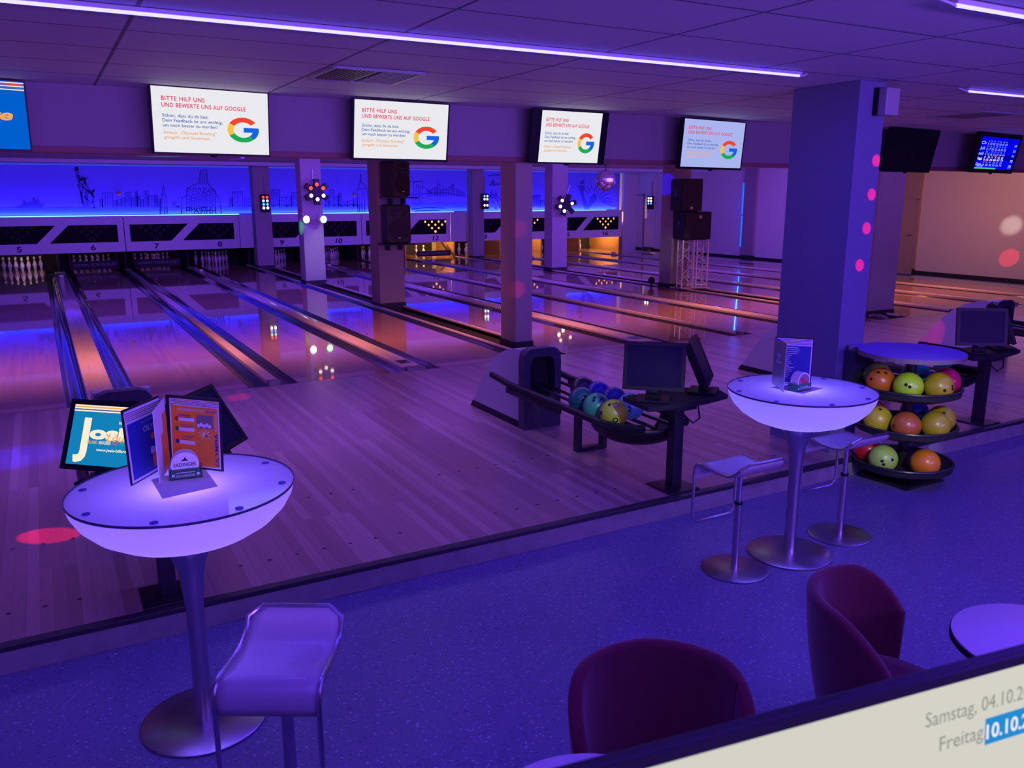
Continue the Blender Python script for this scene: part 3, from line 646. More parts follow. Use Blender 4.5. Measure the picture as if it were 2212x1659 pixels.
for z, x, lb in ((1.93, 5.50, 'upper flat metal shelf carrying a loudspeaker on the column'), (1.135, 5.42, 'lower flat metal shelf carrying a loudspeaker on the column')):
    t = thing('speaker_shelf', lb, 'shelf', (x, 5.36, z))
    MB().box((-.28, -.42, 0), (.28, 0, .025), .004).build('plate', 'blackmetal', t)
    for s in (-1, 1): MB().box((s*.12-.012, -.2, -.10), (s*.12+.012, -.002, 0)).build('bracket', 'blackmetal', t)
def big_speaker(label, loc, w_, h_, d_, logo, yaw):
    t = thing('loudspeaker', label, 'loudspeaker', loc, (0, 0, yaw))
    MB().box((-w_/2, 0, 0), (w_/2, d_, h_), .012).build('cabinet', 'blackmat', t)
    MB().box((-w_/2+.02, -.014, .03), (w_/2-.02, .004, h_-.02), .006).build('front_grille', 'grille', t)
    mb = MB(); rect(mb, logo[0]-.028, logo[1]-.028, logo[0]+.028, logo[1]+.028, XZ, .016); mb.build('badge', 'badge', t)
    MB().box((-w_/2-.004, d_*.35, h_*.42), (-w_/2+.004, d_*.6, h_*.68), .01).build('side_handle', 'black', t)
    MB().box((-w_/2+.04, d_*.2, -.02), (w_/2-.04, d_*.8, 0)).build('feet', 'blackmat', t)
    return t
big_speaker('large black loudspeaker on top of the truss tower stack', (11.86, 4.85, 1.66), .48, .65, .55, (.0, .06), -.30)
big_speaker('wide black subwoofer box resting directly on the silver truss tower', (12.0, 4.78, 1.075), .60, .565, .62, (.05, .46), -.30)
t = thing('truss_tower', 'silver lattice truss tower carrying two black loudspeakers', 'truss', (12.09, 5.0, .05), (0, 0, -.30))
hh = 1.0; s_ = .26
for i in range(2):
    for a, b in ((-1, -1), (1, -1), (1, 1), (-1, 1)):
        ox = -.16 if i == 0 else .16; x, y = ox+a*.125, b*.13
        MB().cyl((x, y, 0), (x, y, hh), .018, n=10).build('chord', 'alu', t, True)
    br = MB()
    for (xa, ya), (xb, yb) in (((-.125, -.13), (.125, -.13)), ((.125, -.13), (.125, .13)), ((.125, .13), (-.125, .13)), ((-.125, .13), (-.125, -.13))):
        ox = -.16 if i == 0 else .16
        for q in range(4):
            z0 = .05+q*.225; z1 = z0+.225; f = q % 2
            br.cyl((ox+(xa if f else xb), (ya if f else yb), z0), (ox+(xb if f else xa), (yb if f else ya), z1), .009, n=6)
        br.cyl((ox+xa, ya, .06), (ox+xb, yb, .06), .009, n=6).cyl((ox+xa, ya, .96), (ox+xb, yb, .96), .009, n=6)
    br.build('lattice_braces', 'alu', t)
MB().box((-.30, -.16, -.013), (.34, .18, .0)).build('base_plate', 'cap', t)
t = thing('floor_lamp_head', 'small black lamp head on the lane edge beside the column', 'lamp', (11.72, 5.9, .0))
MB().sphere((0, 0, .14), .075, 16, 10).build('head', 'black', t, True); MB().cyl((0, 0, 0), (0, 0, .09), .02).cyl((0, 0, 0), (0, 0, .01), .05).build('foot', 'black', t)

# ------------------------------------------------------------------ stage lights
def lamp_bar(label, loc, yaw, cols, sc_=1.0):
    t = thing('lamp_bar', label, 'stage light', loc, (0, 0, yaw))
    MB().box((-.12*sc_, -.10, -.24*sc_), (.12*sc_, .02, .24*sc_), .02).build('housing', 'black', t)
    for r, cs in enumerate(cols):
        for q, c in enumerate(cs):
            if c: 
                mb = MB(); disc(mb, (q-.5)*.105*sc_, (.16-r*.095)*sc_, .034*sc_, XZ, .102, 16); mb.build('lens', c, t)
    MB().cyl((.02, .01, .2), (.02, .01, .75), .02, n=8).build('cable_duct', 'column', t)
    return t
W_, G_, R_, B_, T_ = 'lamp_w', 'lamp_g', 'lamp_r', 'lamp_b', 'lamp_t'
lamp_bar('upright lamp bar with red, turquoise, blue and white lenses on the column', (5.45, 14.92, 1.78), 0, ((R_, R_), (T_, T_), (B_, B_), (W_, W_)))
lamp_bar('upright lamp bar with white lenses on the column beside the painted crown', (12.395, 15.262, 1.80), .12, ((B_, T_), (W_, W_), (None, None), (W_, W_)))
lamp_bar('upright lamp bar with white lenses on the right wall pilaster', (RWX-.10, 15.5, 1.72), -1.15, ((W_, W_), (W_, W_), (B_, B_)), .95)
def star_light(label, loc, rot, lens):
    t = thing('star_effect_light', label, 'stage light', loc, rot)
    MB().cyl((0, .06, 0), (0, -.08, 0), .10, n=18).build('hub', 'black', t)
    for k in range(6):
        a = pi/2+k*pi/3; M_ = Matrix.Rotation(-(a-pi/2), 4, 'Y')
        arm = MB().box((-.06, -.07, .09), (.06, .05, .28), .006, M_).build('arm', 'black', t)
        if lens[k]:
            mb = MB(); v = M_ @ Vector((0, -.074, .16)); mb.sphere(v, .042, 12, 8, (1, .35, 1)); mb.build('lens', lens[k], arm)
    MB().tube([(0, .05, .0), (0, .23, .04), (0, .225, .5)], .015, 6).build('bracket', 'white_box', t)
    return t
PK = 'lamp_p'
star_light('star shaped black effect light with six arms and red lenses', (5.42, 9.85, 2.06), (0, 0, 0), (R_, R_, PK, PK, PK, R_))
star_light('tilted star shaped black effect light with white lenses by the far column', (12.11, 10.05, 1.74), (.1, .28, -.35), (None, PK, 'lamp_w', W_, None, PK))
for (u, v), mt, lb in (((662, 474), 'lamp_w', 'round spotlight shining white on the column'), ((699, 474), 'lamp_g', 'round spotlight shining green beside the column')):
    p = at(u, v, 'y', 9.85); t = thing('spotlight', lb, 'spotlight', p, (0, 0, .25))
    MB().cyl((0, .0, 0), (0, .16, 0), .085, .06, n=20).build('housing', 'white_box', t, True)
    mb = MB(); mb.cyl((0, -.004, 0), (0, .002, 0), .078, n=20); mb.build('lens', mt, t)
    MB().tube([(0, .1, .06), (0, .15, .12), (.0, .24, .12)], .012, 6).build('bracket', 'white_box', t)
t = thing('mirror_ball', 'mirror ball hanging from the ceiling above the far lanes', 'mirror ball', (12.62, 9.0, 2.35))
mb = MB()
for i in range(18):
    for k in range(36):
        t0, t1 = pi*i/18+.006, pi*(i+1)/18-.006; a0, a1 = 2*pi*k/36+.008, 2*pi*(k+1)/36-.008
        r = .262; mb._add([(r*sin(a)*cos(b), r*sin(a)*sin(b), r*cos(a)) for a, b in ((t0, a0), (t1, a0), (t1, a1), (t0, a1))], [(0, 1, 2, 3)])
mb.build('mirror_tiles', 'mirror', t); MB().sphere((0, 0, 0), .255, 24, 14).build('core', 'grille', t, True)
MB().cyl((0, 0, .25), (0, 0, .36), .012).cyl((0, 0, .36), (0, 0, .43), .05, n=16).build('motor', 'black', t)
t = thing('neon_tube', 'upright bright blue neon tube on the right wall beside the dark pilaster', 'light', (RWX-.03, 11.02, 1.37))
MB().tube([(0, 0, -.98), (0, 0, .98)], .022, 10).build('glowing_tube', 'neon', t, True)
for z in (-1.0, 0, 1.0): MB().box((-.025, -.025, z-.02), (.03, .025, z+.02)).build('holder', 'white_box', t)
area('neon glow', (RWX-.06, 11.02, 1.37), .05, 14, (0, .08, 1), target=(17, 11.6, 1.3), sizey=1.9)

# ------------------------------------------------------------------ ball returns, consoles, monitors
YZ = Matrix(((0, 0, 1, 0), (1, 0, 0, 0), (0, 1, 0, 0), (0, 0, 0, 1)))      # 2-D (x, y) -> world (y, z), extruded along x
def ball_return(cx, label):
    t = thing('ball_return', label, 'ball return', (cx, 0, 0))
    prof = [(-2.73, .055), (-2.73, .69), (-2.62, .685), (-2.50, .655), (-2.383, .611), (-2.26, .54), (-2.157, .454), (-2.05, .345), (-1.964, .242), (-1.89, .13), (-1.83, .055)]
    mb = MB().prism(prof, YZ @ Matrix.Translation((0, 0, -.18)), .36); mb.build('hood', 'hoodside', t)
    MB().prism([(-2.74, .001), (-2.74, .06), (-1.83, .06), (-1.785, .001)], YZ @ Matrix.Translation((0, 0, -.184)), .368).build('base_strip', 'black', t)
    fb = MB(); half = [(0, .001), (.185, .001), (.185, .60), (.175, .655), (.145, .69), (.10, .705), (0, .705), (0, .63), (.07, .63), (.105, .605), (.12, .56), (.125, .36), (.105, .30), (.07, .275), (0, .275)]
    for s in (1, -1): fb.prism([(s*x, y) for x, y in half], XZ @ Matrix.Translation((0, 0, 2.725)), .095)
    fb.build('front_bezel', 'hoodfront', t)
    MB().box((-.13, -2.736, .26), (.13, -2.732, .64)).build('ball_opening', 'cavity', t)
    zr = .405
    for s in (-1, 1):
        pts = [(s*.30, -2.45, zr+.03), (s*.30, -2.8, zr), (s*.30, -3.6, zr-.005), (s*.31, -4.12, zr-.01), (s*.27, -4.34, zr), (s*.18, -4.46, zr+.01)]
        MB().tube(pts, .028, 10).build('outer_rail', 'black', t, True)
        for xx in (.05, .215): MB().tube([(s*xx, -2.74, .375), (s*xx, -3.5, .352), (s*xx, -4.3, .348)], .014, 8).build('inner_rail', 'blackmetal', t, True)
    vs = []; fs = []; n = 20; mrows = 7                          # scoop shaped end tray
    for i in range(n+1):
        a = -pi*1.08+(pi*1.16)*i/n
        for k in range(mrows+1):
            b = (pi/2)*k/mrows
            vs.append((.34*cos(a)*cos(b), -4.12+.38*sin(a)*cos(b), .40-.185*sin(b)))
    for i in range(n):
        for k in range(mrows): fs.append((i*(mrows+1)+k, (i+1)*(mrows+1)+k, (i+1)*(mrows+1)+k+1, i*(mrows+1)+k+1))
    mb = MB()._add(vs, fs); o = mb.build('end_tray', 'black', t, True)
    sm = o.modifiers.new('thick', 'SOLIDIFY'); sm.thickness = .012
    for s in (-1, 1):
        MB().box((s*.315-.018, -3.6, .335), (s*.315+.018, -2.75, .39), .015).build('side_tray', 'black', t, True)
    lf = MB()
    for s in (-1, 1): lf.box((s*.12-.02, -3.585, 0), (s*.12+.02, -3.525, .36))
    lf.box((-.12, -3.585, 0), (.12, -3.525, .03)); lf.build('leg_frame', 'blackmetal', t)
    return t
CX = {5: .328, 7: 3.607, 9: 7.08, 11: 10.31}
br = ball_return(CX[7], 'ball return loaded with seven balls in front of lanes 7 and 8')
copy_tree(br, None, 'ball return behind the nearer glowing table with the lit advert monitor', loc=(CX[5], 0, 0))
copy_tree(br, None, 'ball return with a quarter round hood partly behind the big smooth pillar', loc=(CX[9], 0, 0))
copy_tree(br, None, 'ball return with a red light spot on its hood, furthest to the right', loc=(CX[11], 0, 0))
def console(cx, label):
    t = thing('console_table', label, 'console', (cx, -4.57, 0))
    poly = [(-.28, .23), (-.32, -.10), (-.155, -.123), (.155, -.123), (.39, -.075), (.45, .10), (.28, .23)]
    MB().prism(poly, Matrix.Translation((0, 0, .60)), .03).build('desk_top', 'blackmat', t)
    MB().box((-.04, -.04, .0), (.04, .04, .60), .006).build('post', 'blackmetal', t)
    MB().box((-.13, -.13, 0), (.13, .13, .014), .004).build('base_plate', 'blackmetal', t)
    MB().box((-.09, -.10, .57), (.09, .12, .601)).build('top_bracket', 'blackmetal', t)
    MB().tube([(.1, -.1, .60), (.13, -.09, .50), (.1, -.06, .46), (.04, -.03, .52)], .006, 6).build('cable', 'black', t)
    return t
cn = console(CX[7], 'black pedestal console with two screens at the ball return of lanes 7 and 8')
copy_tree(cn, None, 'black pedestal console whose foot shows behind the stem of the nearer glowing table', loc=(CX[5], -4.57, 0))
copy_tree(cn, None, 'black pedestal console right of the three tier ball rack', loc=(CX[9], -4.57, 0))
def monitor(label, x, y, zb, yaw, tl, face='screen_off', w_=.41, h_=.325):
    t = thing('desk_monitor', label, 'monitor', (x, y, zb), (-tl, 0, yaw))
    bz = .026; mb = MB()
    mb.box((-w_/2, -.012, 0), (-w_/2+bz, .02, h_)).box((w_/2-bz, -.012, 0), (w_/2, .02, h_)).box((-w_/2+bz, -.012, 0), (w_/2-bz, .02, bz)).box((-w_/2+bz, -.012, h_-bz), (w_/2-bz, .02, h_))
    mb.build('bezel', 'black', t)
    MB().box((-w_/2+.008, .0, .008), (w_/2-.008, .045, h_-.008), .012).build('back_shell', 'black', t)
    p = rect(MB(), -w_/2+bz, bz, w_/2-bz, h_-bz, XZ, .008).build('display', face, t)
    M_ = Matrix.Rotation(tl, 4, 'X')
    h0 = zb-.631
    f = MB().box((-.035, -.0, -h0*.0-.02), (.035, .05, .16), .008)
    f.build('stand_arm', 'black', t)
    q = MB().box((-.11, -.06, -h0), (.11, .14, -h0+.018), .006, M_); q.box((-.05, .02, -h0), (.05, .07, .03), .006, M_); q.build('foot', 'black', t)
    return t, p, (-w_/2+bz, bz, w_-2*bz, h_-2*bz)
monitor('switched off monitor facing the seats, next to the yellow green ball', 3.416, -4.55, .705, -.74, .27)
monitor('monitor seen edge on at the right end of the black console', 3.93, -4.53, .705, .74, .42)
monitor('switched off monitor above the right edge of the ball rack top', 6.98, -4.58, .70, -.66, .22)
monitor('black monitor turned away at the very right console', 7.44, -4.53, .70, .86, .35)
monitor('tilted dark monitor behind the menu folder of the nearer table', .665, -4.60, .717, .9, .56, w_=.42, h_=.345)
t, p, bx = monitor('lit monitor showing a teal advert, behind the nearer glowing table', .088, -4.55, .69, -.74, .40, 'screen_teal', .445, .342)
x0, z0, w_, h_ = bx; X = lambda u: x0+u*w_; Z = lambda v: z0+(1-v)*h_; D = .0095
for i, mt in enumerate(('t_cream', 't_tan', 't_cream', 't_blue', 't_cream')): rect(MB(), X(0), Z(.022+.022*i), X(1), Z(.0+.022*i), XZ, D).build('colour_stripe', mt, p)
mb = MB(); add_text(mb, 'J', X(.08), Z(.76), .19*w_, .52*h_, XZ, .035, lift=D); add_text(mb, 'osis', X(.27), Z(.55), .66*w_, .20*h_, XZ, .05, lift=D); add_text(mb, 'in Landshut', X(.66), Z(.29), .32*w_, .05*h_, XZ, .02, lift=D)
add_text(mb, 'SNOOKER', X(.42), Z(.64), .17*w_, .05*h_, XZ, .02, lift=D); add_text(mb, 'www.josis-billard.de', X(.40), Z(.755), .50*w_, .045*h_, XZ, .02, lift=D); mb.build('lettering', 't_cream', p)
mb = MB(); add_text(mb, 'Lounge', X(.52), Z(.585), .46*w_, .13*h_, XZ, .01, .3, lift=D+.0006); add_text(mb, 'BILLARD', X(.25), Z(.64), .15*w_, .05*h_, XZ, .02, lift=D); mb.build('lettering', 't_tan', p)
mb = MB(); add_text(mb, 'DART', X(.61), Z(.64), .09*w_, .05*h_, XZ, .02, lift=D); mb.build('lettering', 't_pink', p)
mb = MB(); add_text(mb, 'KICKER', X(.72), Z(.64), .15*w_, .05*h_, XZ, .02, lift=D); mb.build('lettering', 't_turq', p)

# ------------------------------------------------------------------ bowling balls
BR_ = .103
TOCAM = (CAM-Vector((4.5, -4.5, .5))).normalized()
def ball(label, c, colname, rgb, holes=None, text=None, group=None, r=BR_):
    o = MB().sphere((0, 0, 0), r, 36, 22).build('bowling_ball', ballmat(colname+' ball', rgb), None, True, loc=c)
    tag(o, label, 'bowling ball', group)
    v = (CAM-Vector(c)).normalized(); rt = Vector((0, 0, 1)).cross(v).normalized(); up = v.cross(rt)
    if holes:
        mb = MB()
        for a, b in holes:                                       # offsets over the ball, in parts of its radius
            n = (v*math.sqrt(max(.05, 1-a*a-b*b))+rt*a+up*b).normalized(); s1 = n.orthogonal().normalized(); s2 = n.cross(s1)
            mb._add([(n*(r+.0012)+s1*(.0115*cos(2*pi*k/14))+s2*(.0115*sin(2*pi*k/14))) for k in range(14)], [tuple(range(14))])
        mb.build('finger_holes', 'cavity', o)
    if text:
        mb = MB()
        for body, a, b, wd, hg in text:
            add_text(mb, body, a*r, b*r, wd*r, hg*r, frame_m((0, 0, 0), rt, up), .03, center=True, lift=0, warp=lambda p: (p+v*math.sqrt(max(1e-5, r*r-p.length_squared))).normalized()*(r+.001) if p.length < r*.98 else p)
        mb.build('print', 'ink', o)
    return o
BZ = .44
ball('dark green ball at the head of the nearer row in the ball return', (3.459, -3.640, BZ), 'dark green', (.012, .12, .11), ((.28, .27), (.12, .03)))
ball('bright green ball between the dark green and the yellow green one', (3.445, -3.862, BZ), 'green', (.06, .50, .20), ((-.22, .42), (-.16, .62), (.6, .28)), (('M', .35, .42, .30, .25),))
ball('yellow green ball with black print at the end of the nearer row', (3.44, -4.085, BZ), 'yellow green', (.55, .74, .04), ((-.3, .58),), (('8', -.86, -.16, .14, .30), ('O', .12, -.62, .40, .30)))
ball('blackish maroon ball at the head of the rear row in the ball return', (3.683, -3.325, BZ), 'maroon', (.035, .012, .04))
ball('deep blue ball behind the bright green one', (3.685, -3.541, BZ), 'deep blue', (.010, .018, .32))
ball('navy blue ball behind the yellow green one', (3.675, -3.760, BZ), 'navy blue', (.012, .04, .26))
ball('light turquoise ball half hidden below the console desk', (3.665, -3.985, BZ), 'turquoise', (.12, .50, .55), ((-.1, .75), (.15, .80)), (('2', -.05, -.35, .3, .35),))
ball('green ball at the right edge behind the turned monitor', (7.35, -4.0, BZ), 'emerald', (.03, .50, .28))

# ------------------------------------------------------------------ three tier ball rack with a table top over it
RX, RY = 5.50, -4.97
t = thing('ball_rack', 'black three tier carousel rack full of balls on the lower floor', 'ball rack', (RX, RY, FL))
MB().box((-.22, -.22, 0), (.22, .22, .02), .006).build('base_plate', 'blackmetal', t)
MB().cyl((0, 0, .02), (0, 0, .93), .038, n=20).build('post', 'blackmetal', t, True)
TZ = {'bottom': .105, 'middle': .385, 'top': .675}
for nm, z in TZ.items():
    mb = MB().lathe([(.04, z+.01), (.17, z+.005), (.24, z-.012), (.31, z+.008), (.345, z+.05), (.355, z+.048), (.35, z+.005), (.25, z-.035), (.04, z-.02)], 40)
    mb.build('tray', 'blackmat', t, True)
    MB().tube([(.35*cos(2*pi*k/40), .35*sin(2*pi*k/40), z+.05) for k in range(40)], .011, 8, True).build('tray_rim', 'blackmetal', t, True)
a0 = math.atan2(CAM.y-RY, CAM.x-RX)
def rball(label, tier, deg, colname, rgb, holes=None, rr=.243):
    a = a0+R(deg); ball(label, (RX+rr*cos(a), RY+rr*sin(a), FL+TZ[tier]-.012+BR_), colname, rgb, holes)
LIME, ORG, OLV, YEL = ('lime', (.40, .74, .02)), ('orange', (.72, .22, .01)), ('olive', (.44, .37, .015)), ('dull yellow', (.52, .47, .02))
rball('orange ball on the top tier of the rack', 'top', -54, 'burnt orange', (.56, .15, .012), ((-.62, .12), (-.2, .62), (.3, .62)))
rball('bright lime ball in front on the top tier of the rack', 'top', -2, *LIME, ((-.15, .1), (.1, -.02), (-.35, -.55)))
rball('olive yellow ball at the front of the top tier of the rack', 'top', 50, *OLV, ((.42, -.22), (.85, .12), (.88, -.06)))
rball('pale lime ball behind the orange one on the top tier', 'top', -108, 'pale lime', (.30, .52, .07))
rball('crimson ball behind the olive one on the top tier', 'top', 103, 'crimson', (.55, .01, .10))
rball('teal ball at the back of the top tier', 'top', 172, 'teal', (.02, .36, .34))
rball('yellow ball on the middle tier, half hidden by the glowing bowl', 'middle', -51, *YEL, ((.1, .75),))
rball('brownish orange ball in front on the middle tier', 'middle', 1, 'brown orange', (.44, .12, .02), ((-.80, -.10),))
rball('olive ball at the front of the middle tier', 'middle', 53, 'khaki', (.42, .36, .015))
rball('olive ball further back on the middle tier', 'middle', 106, 'dark khaki', (.36, .29, .015), ((.15, .45),))
rball('orange ball further back on the middle tier', 'middle', -104, 'rust', (.62, .17, .04))
rball('dark blue ball at the back of the middle tier', 'middle', 168, 'ink blue', (.01, .02, .30))
rball('red ball behind the stool seat on the bottom tier', 'bottom', -84, 'red', (.55, .012, .02))
rball('lime ball with three holes on the bottom tier', 'bottom', -31, 'grass lime', (.36, .66, .08), ((-.05, -.18), (.07, -.4), (.6, .0)))
rball('bright orange ball alone on the bottom tier', 'bottom', 40, *ORG)
t = thing('standing_table', 'blue lit table top over the ball rack, its tongue fixed to the big pillar', 'table', (RX-.02, RY, FL))
poly = []
for k in range(41):
    a = R(118)+R(360-62)*k/40; poly.append((.37*cos(a), .37*sin(a)))
poly += [(.13, .36), (.12, .40), (.12, .395), (-.22, .395), (-.235, .36)]
o = MB().prism(poly, Matrix.Translation((0, 0, .955)), .032).build('table_top', 'edge', t)
MB().prism([(x*.985, y*.985) for x, y in poly], Matrix.Translation((0, 0, .987)), .0015).build('top_surface', 'bluetop', t)
MB().box((-.24, .30, .66), (-.02, .395, .954), .004).build('support_panel', 'hoodfront', t)

# ------------------------------------------------------------------ glowing tables
def glow_table(x, y, label, color, power):
    t = thing('glowing_table', label, 'table', (x, y, FL))
    prof = [(.002, .800), (.10, .801), (.19, .814), (.27, .843), (.335, .884), (.38, .930), (.405, .975), (.414, 1.012)]
    MB().lathe(prof, 64).build('glowing_bowl', 'bowl', t, True)
    MB().lathe([(0, 1.014), (.412, 1.014)], 64).build('frosted_top', 'frost', t, True)
    MB().lathe([(.4125, 1.011), (.4155, 1.011), (.4155, 1.020), (.4125, 1.020)], 64).build('glass_rim', 'glassedge', t, True)
    for k in range(8):
        a = R(22+45*k); MB().cyl((.372*cos(a), .372*sin(a), 1.014), (.372*cos(a), .372*sin(a), 1.0185), .0145, n=16).build('fastener', 'capdot', t)
    MB().lathe([(0, .012), (.036, .012), (.034, .30), (.034, .50), (.040, .58), (.050, .67), (.070, .735), (.10, .785), (.118, .803), (0, .803)], 40).build('stem', 'steel', t, True)
    MB().lathe([(0, 0), (.24, 0), (.247, .004), (.247, .010), (.24, .014), (.04, .016), (0, .016)], 56).build('base_disc', 'steel', t, True)
    point('bowl lamp', (x, y, FL+.90), power, color, .06)
    return t
glow_table(.335, -5.535, 'glowing violet bowl table nearer to the viewer, with menu folder and white sheet', (.19, .11, 1), 8)
glow_table(3.70, -5.54, 'glowing bluish violet bowl table beside the ball rack, with two stools', (.14, .11, 1), 8)
T1Z = FL+1.0145; T2Z = FL+1.0145
def panel(t, name, a, b, h, mat, th=.004, lean=0):
    """upright card from ground point a to b, facing the viewer; returns its drawing plane"""
    a, b = Vector(a), Vector(b); x = (b-a).normalized(); n = x.cross(Vector((0, 0, 1))); up = (Vector((0, 0, 1))-n*lean).normalized()
    M_ = frame_m(a, x, up); L_ = (b-a).length
    o = MB().prism([(0, 0), (L_, 0), (L_, h), (0, h)], M_ @ Matrix.Translation((0, 0, -th)), th).build(name, mat, t)
    return o, M_, L_
def page(o, M_, x0, y0, x1, y1, mat, lift, name='page'):
    return rect(MB(), x0, y0, x1, y1, M_, lift).build(name, mat, o)
# menu folder on the nearer table
t = thing('menu_folder', 'open standing menu folder with an orange page on the nearer glowing table', 'menu', (0, 0, 0))
zt = T1Z+.001; H_ = .300
A = at(285, 1050, 'z', zt); B = at(362, 1006, 'z', zt); Cc = at(482, 1019, 'z', zt); Dd = at(346, 1044, 'z', zt)
o, M_, L_ = panel(t, 'left_cover', A, B, H_, 'folder', .006, .03)
page(o, M_, .006, .006, L_-.004, H_-.008, 'pagewhite', .001); page(o, M_, .016, .016, L_-.004, H_*.80, 'navy', .002)
for i, mt in enumerate(('t_blue', 'pinred', 'navy', 'pinred', 'navy')): rect(MB(), .01, H_*(.93-.025*i), L_-.006, H_*(.94-.025*i), M_, .002).build('colour_stripe', 'navy' if mt != 'pinred' else 'pinred', o)
mb = MB(); add_text(mb, 'GETRÄNKE', L_*.42, H_*.74, L_*.5, .006, M_, lift=.003, space=1.4); add_text(mb, 'OLYMPIA', L_*.45, H_*.615, L_*.62, .022, M_, .01, lift=.003)
for a_, b_ in ((.45, .5), (.5, .56), (.55, .52), (.6, .57), (.5, .48)): mb.ribbon([(0, 0), (0, 0)], .001); 
mb.build('lettering', 'white_letter', o)
mb = MB(); disc(mb, L_*.68, H_*.515, .014, M_, .0032, 18); mb.build('printed_ball', 'orange', o)
mb = MB(); rect(mb, L_*.62, H_*.10, L_*.98, H_*.30, M_, .0030); mb.build('printed_beer_glass', 'orange', o)
mb = MB(); rect(mb, L_*.58, H_*.29, L_*1.0, H_*.35, M_, .0034); disc(mb, L_*.64, H_*.34, .013, M_, .0034, 14); disc(mb, L_*.76, H_*.36, .014, M_, .0034, 14); mb.build('printed_foam', 'pagewhite', o)
mb = MB(); disc(mb, L_*.79, H_*.2, .015, M_, .0036, 18); mb.build('printed_glass_mark', 'navy', o)
o, M_, L_ = panel(t, 'middle_page', Dd, B+Vector((.012, 0, 0)), H_-.01, 'pagewhite', .003, 0)
for i, (y0_, y1_, mt) in enumerate(((.02, .55, 'orange'), (.55, .80, 'orange'), (.88, .96, 'navy'))):
    if mt == 'orange': rect(MB(), L_*(.45+.2*i), H_*y0_, L_*.96, H_*y1_, M_, .0012).build('printed_area', 'orange', o)
o, M_, L_ = panel(t, 'right_cover', B+Vector((.006, .004, 0)), Cc, H_, 'folder', .006, .06)
page(o, M_, .018, .008, L_-.008, H_-.012, 'pagewhite', .001)
o2 = page(o, M_, .026, .014, L_-.014, H_*.865, 'orange', .0018)
for i in range(4): rect(MB(), .02, H_*(.94-.02*i), L_-.01, H_*(.948-.02*i), M_, .002).build('colour_stripe', 'navy' if i % 2 else 'pinred', o)
mb = MB()
for i in range(14): disc(mb, .03+(L_-.05)*((i*.37) % 1), H_*(.875+.08*((i*.61) % 1)), .0025, M_, .0026, 8)
mb.build('confetti', 'pinred', o)
mb = MB(); add_text(mb, 'KINDERGEBURTSTAGS', L_*.22, H_*.80, L_*.50, .0095, M_, .01, lift=.003)
V_ = M_ @ Matrix.Translation((L_-.016, 0, 0)) @ Matrix.Rotation(pi/2, 4, 'Z')
add_text(mb, 'BOWLING', H_*.56, 0, H_*.25, .013, V_, .0, lift=.003); mb.build('lettering', 'white_letter', o2)
mb = MB(); add_text(mb, 'OLYMPIA', H_*.06, 0, H_*.46, .016, V_, .02, lift=.003); add_text(mb, 'Sensation', L_*.73, H_*.80, L_*.2, .008, M_, lift=.003, shear=.2)
for v in (.73, .70): rect(mb, L_*.22, H_*v, L_*.46, H_*(v+.012), M_, .003)
for v0 in (.60, .44, .24):
    for q in range(3): rect(mb, L_*.27, H_*(v0-.022*q), L_*(.5-.04*q), H_*(v0-.022*q+.006), M_, .003)
mb.build('lettering', 'navy', o2)
for v, mt in ((.655, 'pinred'), (.515, 'green'), (.335, 'g_blu')):
    rect(MB(), L_*.20, H_*v, L_*.52, H_*(v+.05), M_, .003).build('text_box', 'pagewhite', o2); mb = MB(); disc(mb, L_*.20, H_*(v+.03), .010, M_, .0036, 16); mb.build('printed_ball', mt if mt != 'g_blu' else 'navy', o2)
rect(MB(), L_*.56, H_*.575, L_*.86, H_*.76, M_, .003).build('printed_photo', 'edge', o2)
mb = MB()
for k in range(5): disc(mb, L_*(.6+.05*k), H_*(.61+.018*(k % 2)), .008, M_, .0036, 12)
mb.build('printed_people', 'pagewhite', o2)
mb = MB()
for k in range(9):
    a = 2*pi*k/9; p0 = M_ @ Vector((L_*.70, H_*.49, .003)); d_ = (M_.to_3x3() @ Vector((cos(a)*1.3, sin(a), 0)))
    n_ = (M_.to_3x3() @ Vector((-sin(a), cos(a), 0)))*.002; q_ = p0+d_*.024
    mb._add([p0-n_, p0+n_, q_+n_*.4, q_-n_*.4], [(0, 1, 2, 3)])
mb.build('printed_burst', 'pagewhite', o2)
mb = MB(); disc(mb, L_*.73, H_*.475, .007, M_, .0038, 14); mb.build('printed_ball', 'pinred', o2)
